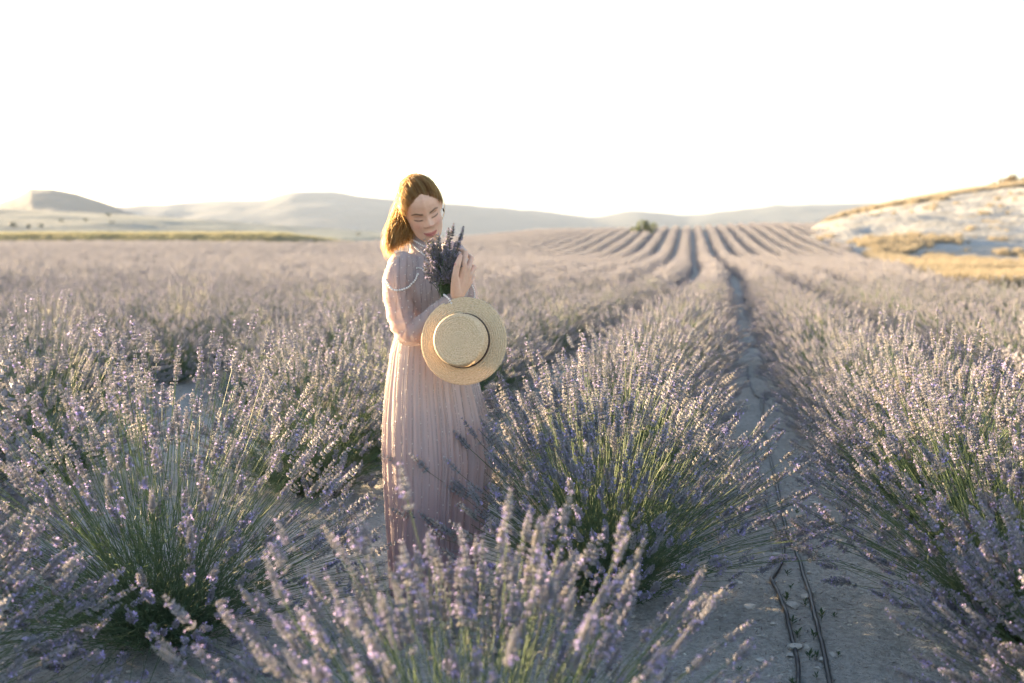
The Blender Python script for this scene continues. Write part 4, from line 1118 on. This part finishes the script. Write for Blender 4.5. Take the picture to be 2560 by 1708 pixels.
for i, (px, py, w, h) in enumerate(HT):
    x = (px - 1280) / FPX * 172; shrub('shrub', HTL[i], x, 172.0, float(chalk_z(x, 172.0)) - .15, w, h, M_sho, 70 + i, 500, 'shrub', 'shrubs on the golden hilltop', .08)

# --- dry golden grass
M_dry = leafy('dry_grass_blade', [(.3, (.23, .20, .14)), (.7, (.33, .29, .21))], .6, .45)
M_dryg = leafy('green_grass_blade', [(.3, (.15, .165, .10)), (.7, (.24, .23, .145))], .25, .45)
def tuft(seed, mat, n=70, h=.5, w=.35):
    r = np.random.default_rng(seed); b = np.stack([r.normal(0, w * .4, n), r.normal(0, w * .4, n), np.zeros(n)], 1)
    t = b + np.stack([r.normal(0, .16, n), r.normal(0, .16, n), h * r.uniform(.5, 1.1, n)], 1); a = r.uniform(0, 6.28, n)
    s = np.stack([np.cos(a), np.sin(a), 0 * a], 1) * .013; m_ = (b + t) / 2 + [0, 0, .05]
    V = np.stack([b - s, b + s, m_ + s * .8, m_ - s * .8, t], 1); f = np.arange(n)[:, None] * 5
    mb = MB(); mb.add(V.reshape(-1, 3), T=np.concatenate([f + [3, 2, 4]]), Q=f + [0, 1, 2, 3]); return mb.mesh('grass_tuft', [mat], False)
def tuft_coll(nm, mat, h):
    c = bpy.data.collections.new(nm)
    for i in range(4): c.objects.link(bpy.data.objects.new('grass_tuft', tuft(i, mat, h=h)))
    return c
def grass(label, pts, coll, seed, s0=.8, s1=1.25):
    me = bpy.data.meshes.new('dry_grass'); me.vertices.add(len(pts)); me.vertices.foreach_set('co', np.asarray(pts, np.float32).ravel()); r = np.random.default_rng(seed)
    for nm, ty, dat in (('rot', 'FLOAT', r.uniform(0, 6.28, len(pts))), ('scl', 'FLOAT', r.uniform(s0, s1, len(pts))), ('vid', 'INT', r.integers(0, 4, len(pts)))):
        a = me.attributes.new(nm, ty, 'POINT'); a.data.foreach_set('value', dat.astype(np.float32 if ty == 'FLOAT' else np.int32))
    o = link('dry_grass', me); tag(o, label, kind='stuff'); scatter(o, coll, 'dry_grass')
GA = tuft_coll('golden_tufts', M_dry, .55); GB = tuft_coll('greenish_tufts', M_dryg, .6)
r = np.random.default_rng(61)
pts = []
while len(pts) < 5200:                                            # bank behind the left of the field
    y = r.uniform(110, 128); x = r.uniform(-95, -20)
    if fbm(x * .06, y * .1, 1.0, 3) > -.28: pts.append((x, y, g1(x, y) - .03))
grass('yellow green grass bank along the left edge of the field', pts, GB, 1, .9, 1.5)
pts = []
while len(pts) < 3600:                                            # right of the field
    y = 22 * (100 / 22) ** r.random(); xm = float(C_row(y)) + xmax(y) + 1.0; x = xm + r.exponential(.32 * y * .6)
    px = 1280 + FPX * x / y
    if px > 3000: continue
    if fbm(x * .12, y * .07, 4.0, 3) > .02 - .25 * (y > 42) * (y < 75) + .3 * (y < 32): pts.append((x, y, max(g1(x, y), float(chalk_z(x, y)) if y > 72 else -9) - .03))
grass('golden dry grass on the pale ground right of the field', pts, GA, 2, .7, 1.3)
pts = []
while len(pts) < 4200:
    x = r.uniform(48, 130); y = r.uniform(146, 176)
    if fbm(x * .05, y * .09, 8.0, 3) > -.05 - .012 * (y - 160): pts.append((x, y, float(chalk_z(x, y)) - .1))
grass('golden grass covering the top of the chalk hill', pts, GA, 3, 1.2, 2.2)
pts = []
while len(pts) < 260:
    x = r.uniform(20, 100); y = r.uniform(80, 150)
    if abs(x) < y * .62 and fbm(x * .2, y * .2, 5.0, 2) > .18: pts.append((x, y, float(chalk_z(x, y)) - .3))
grass('sparse dry tufts dotted over the white chalk slope', pts, GA, 4, .9, 1.7)
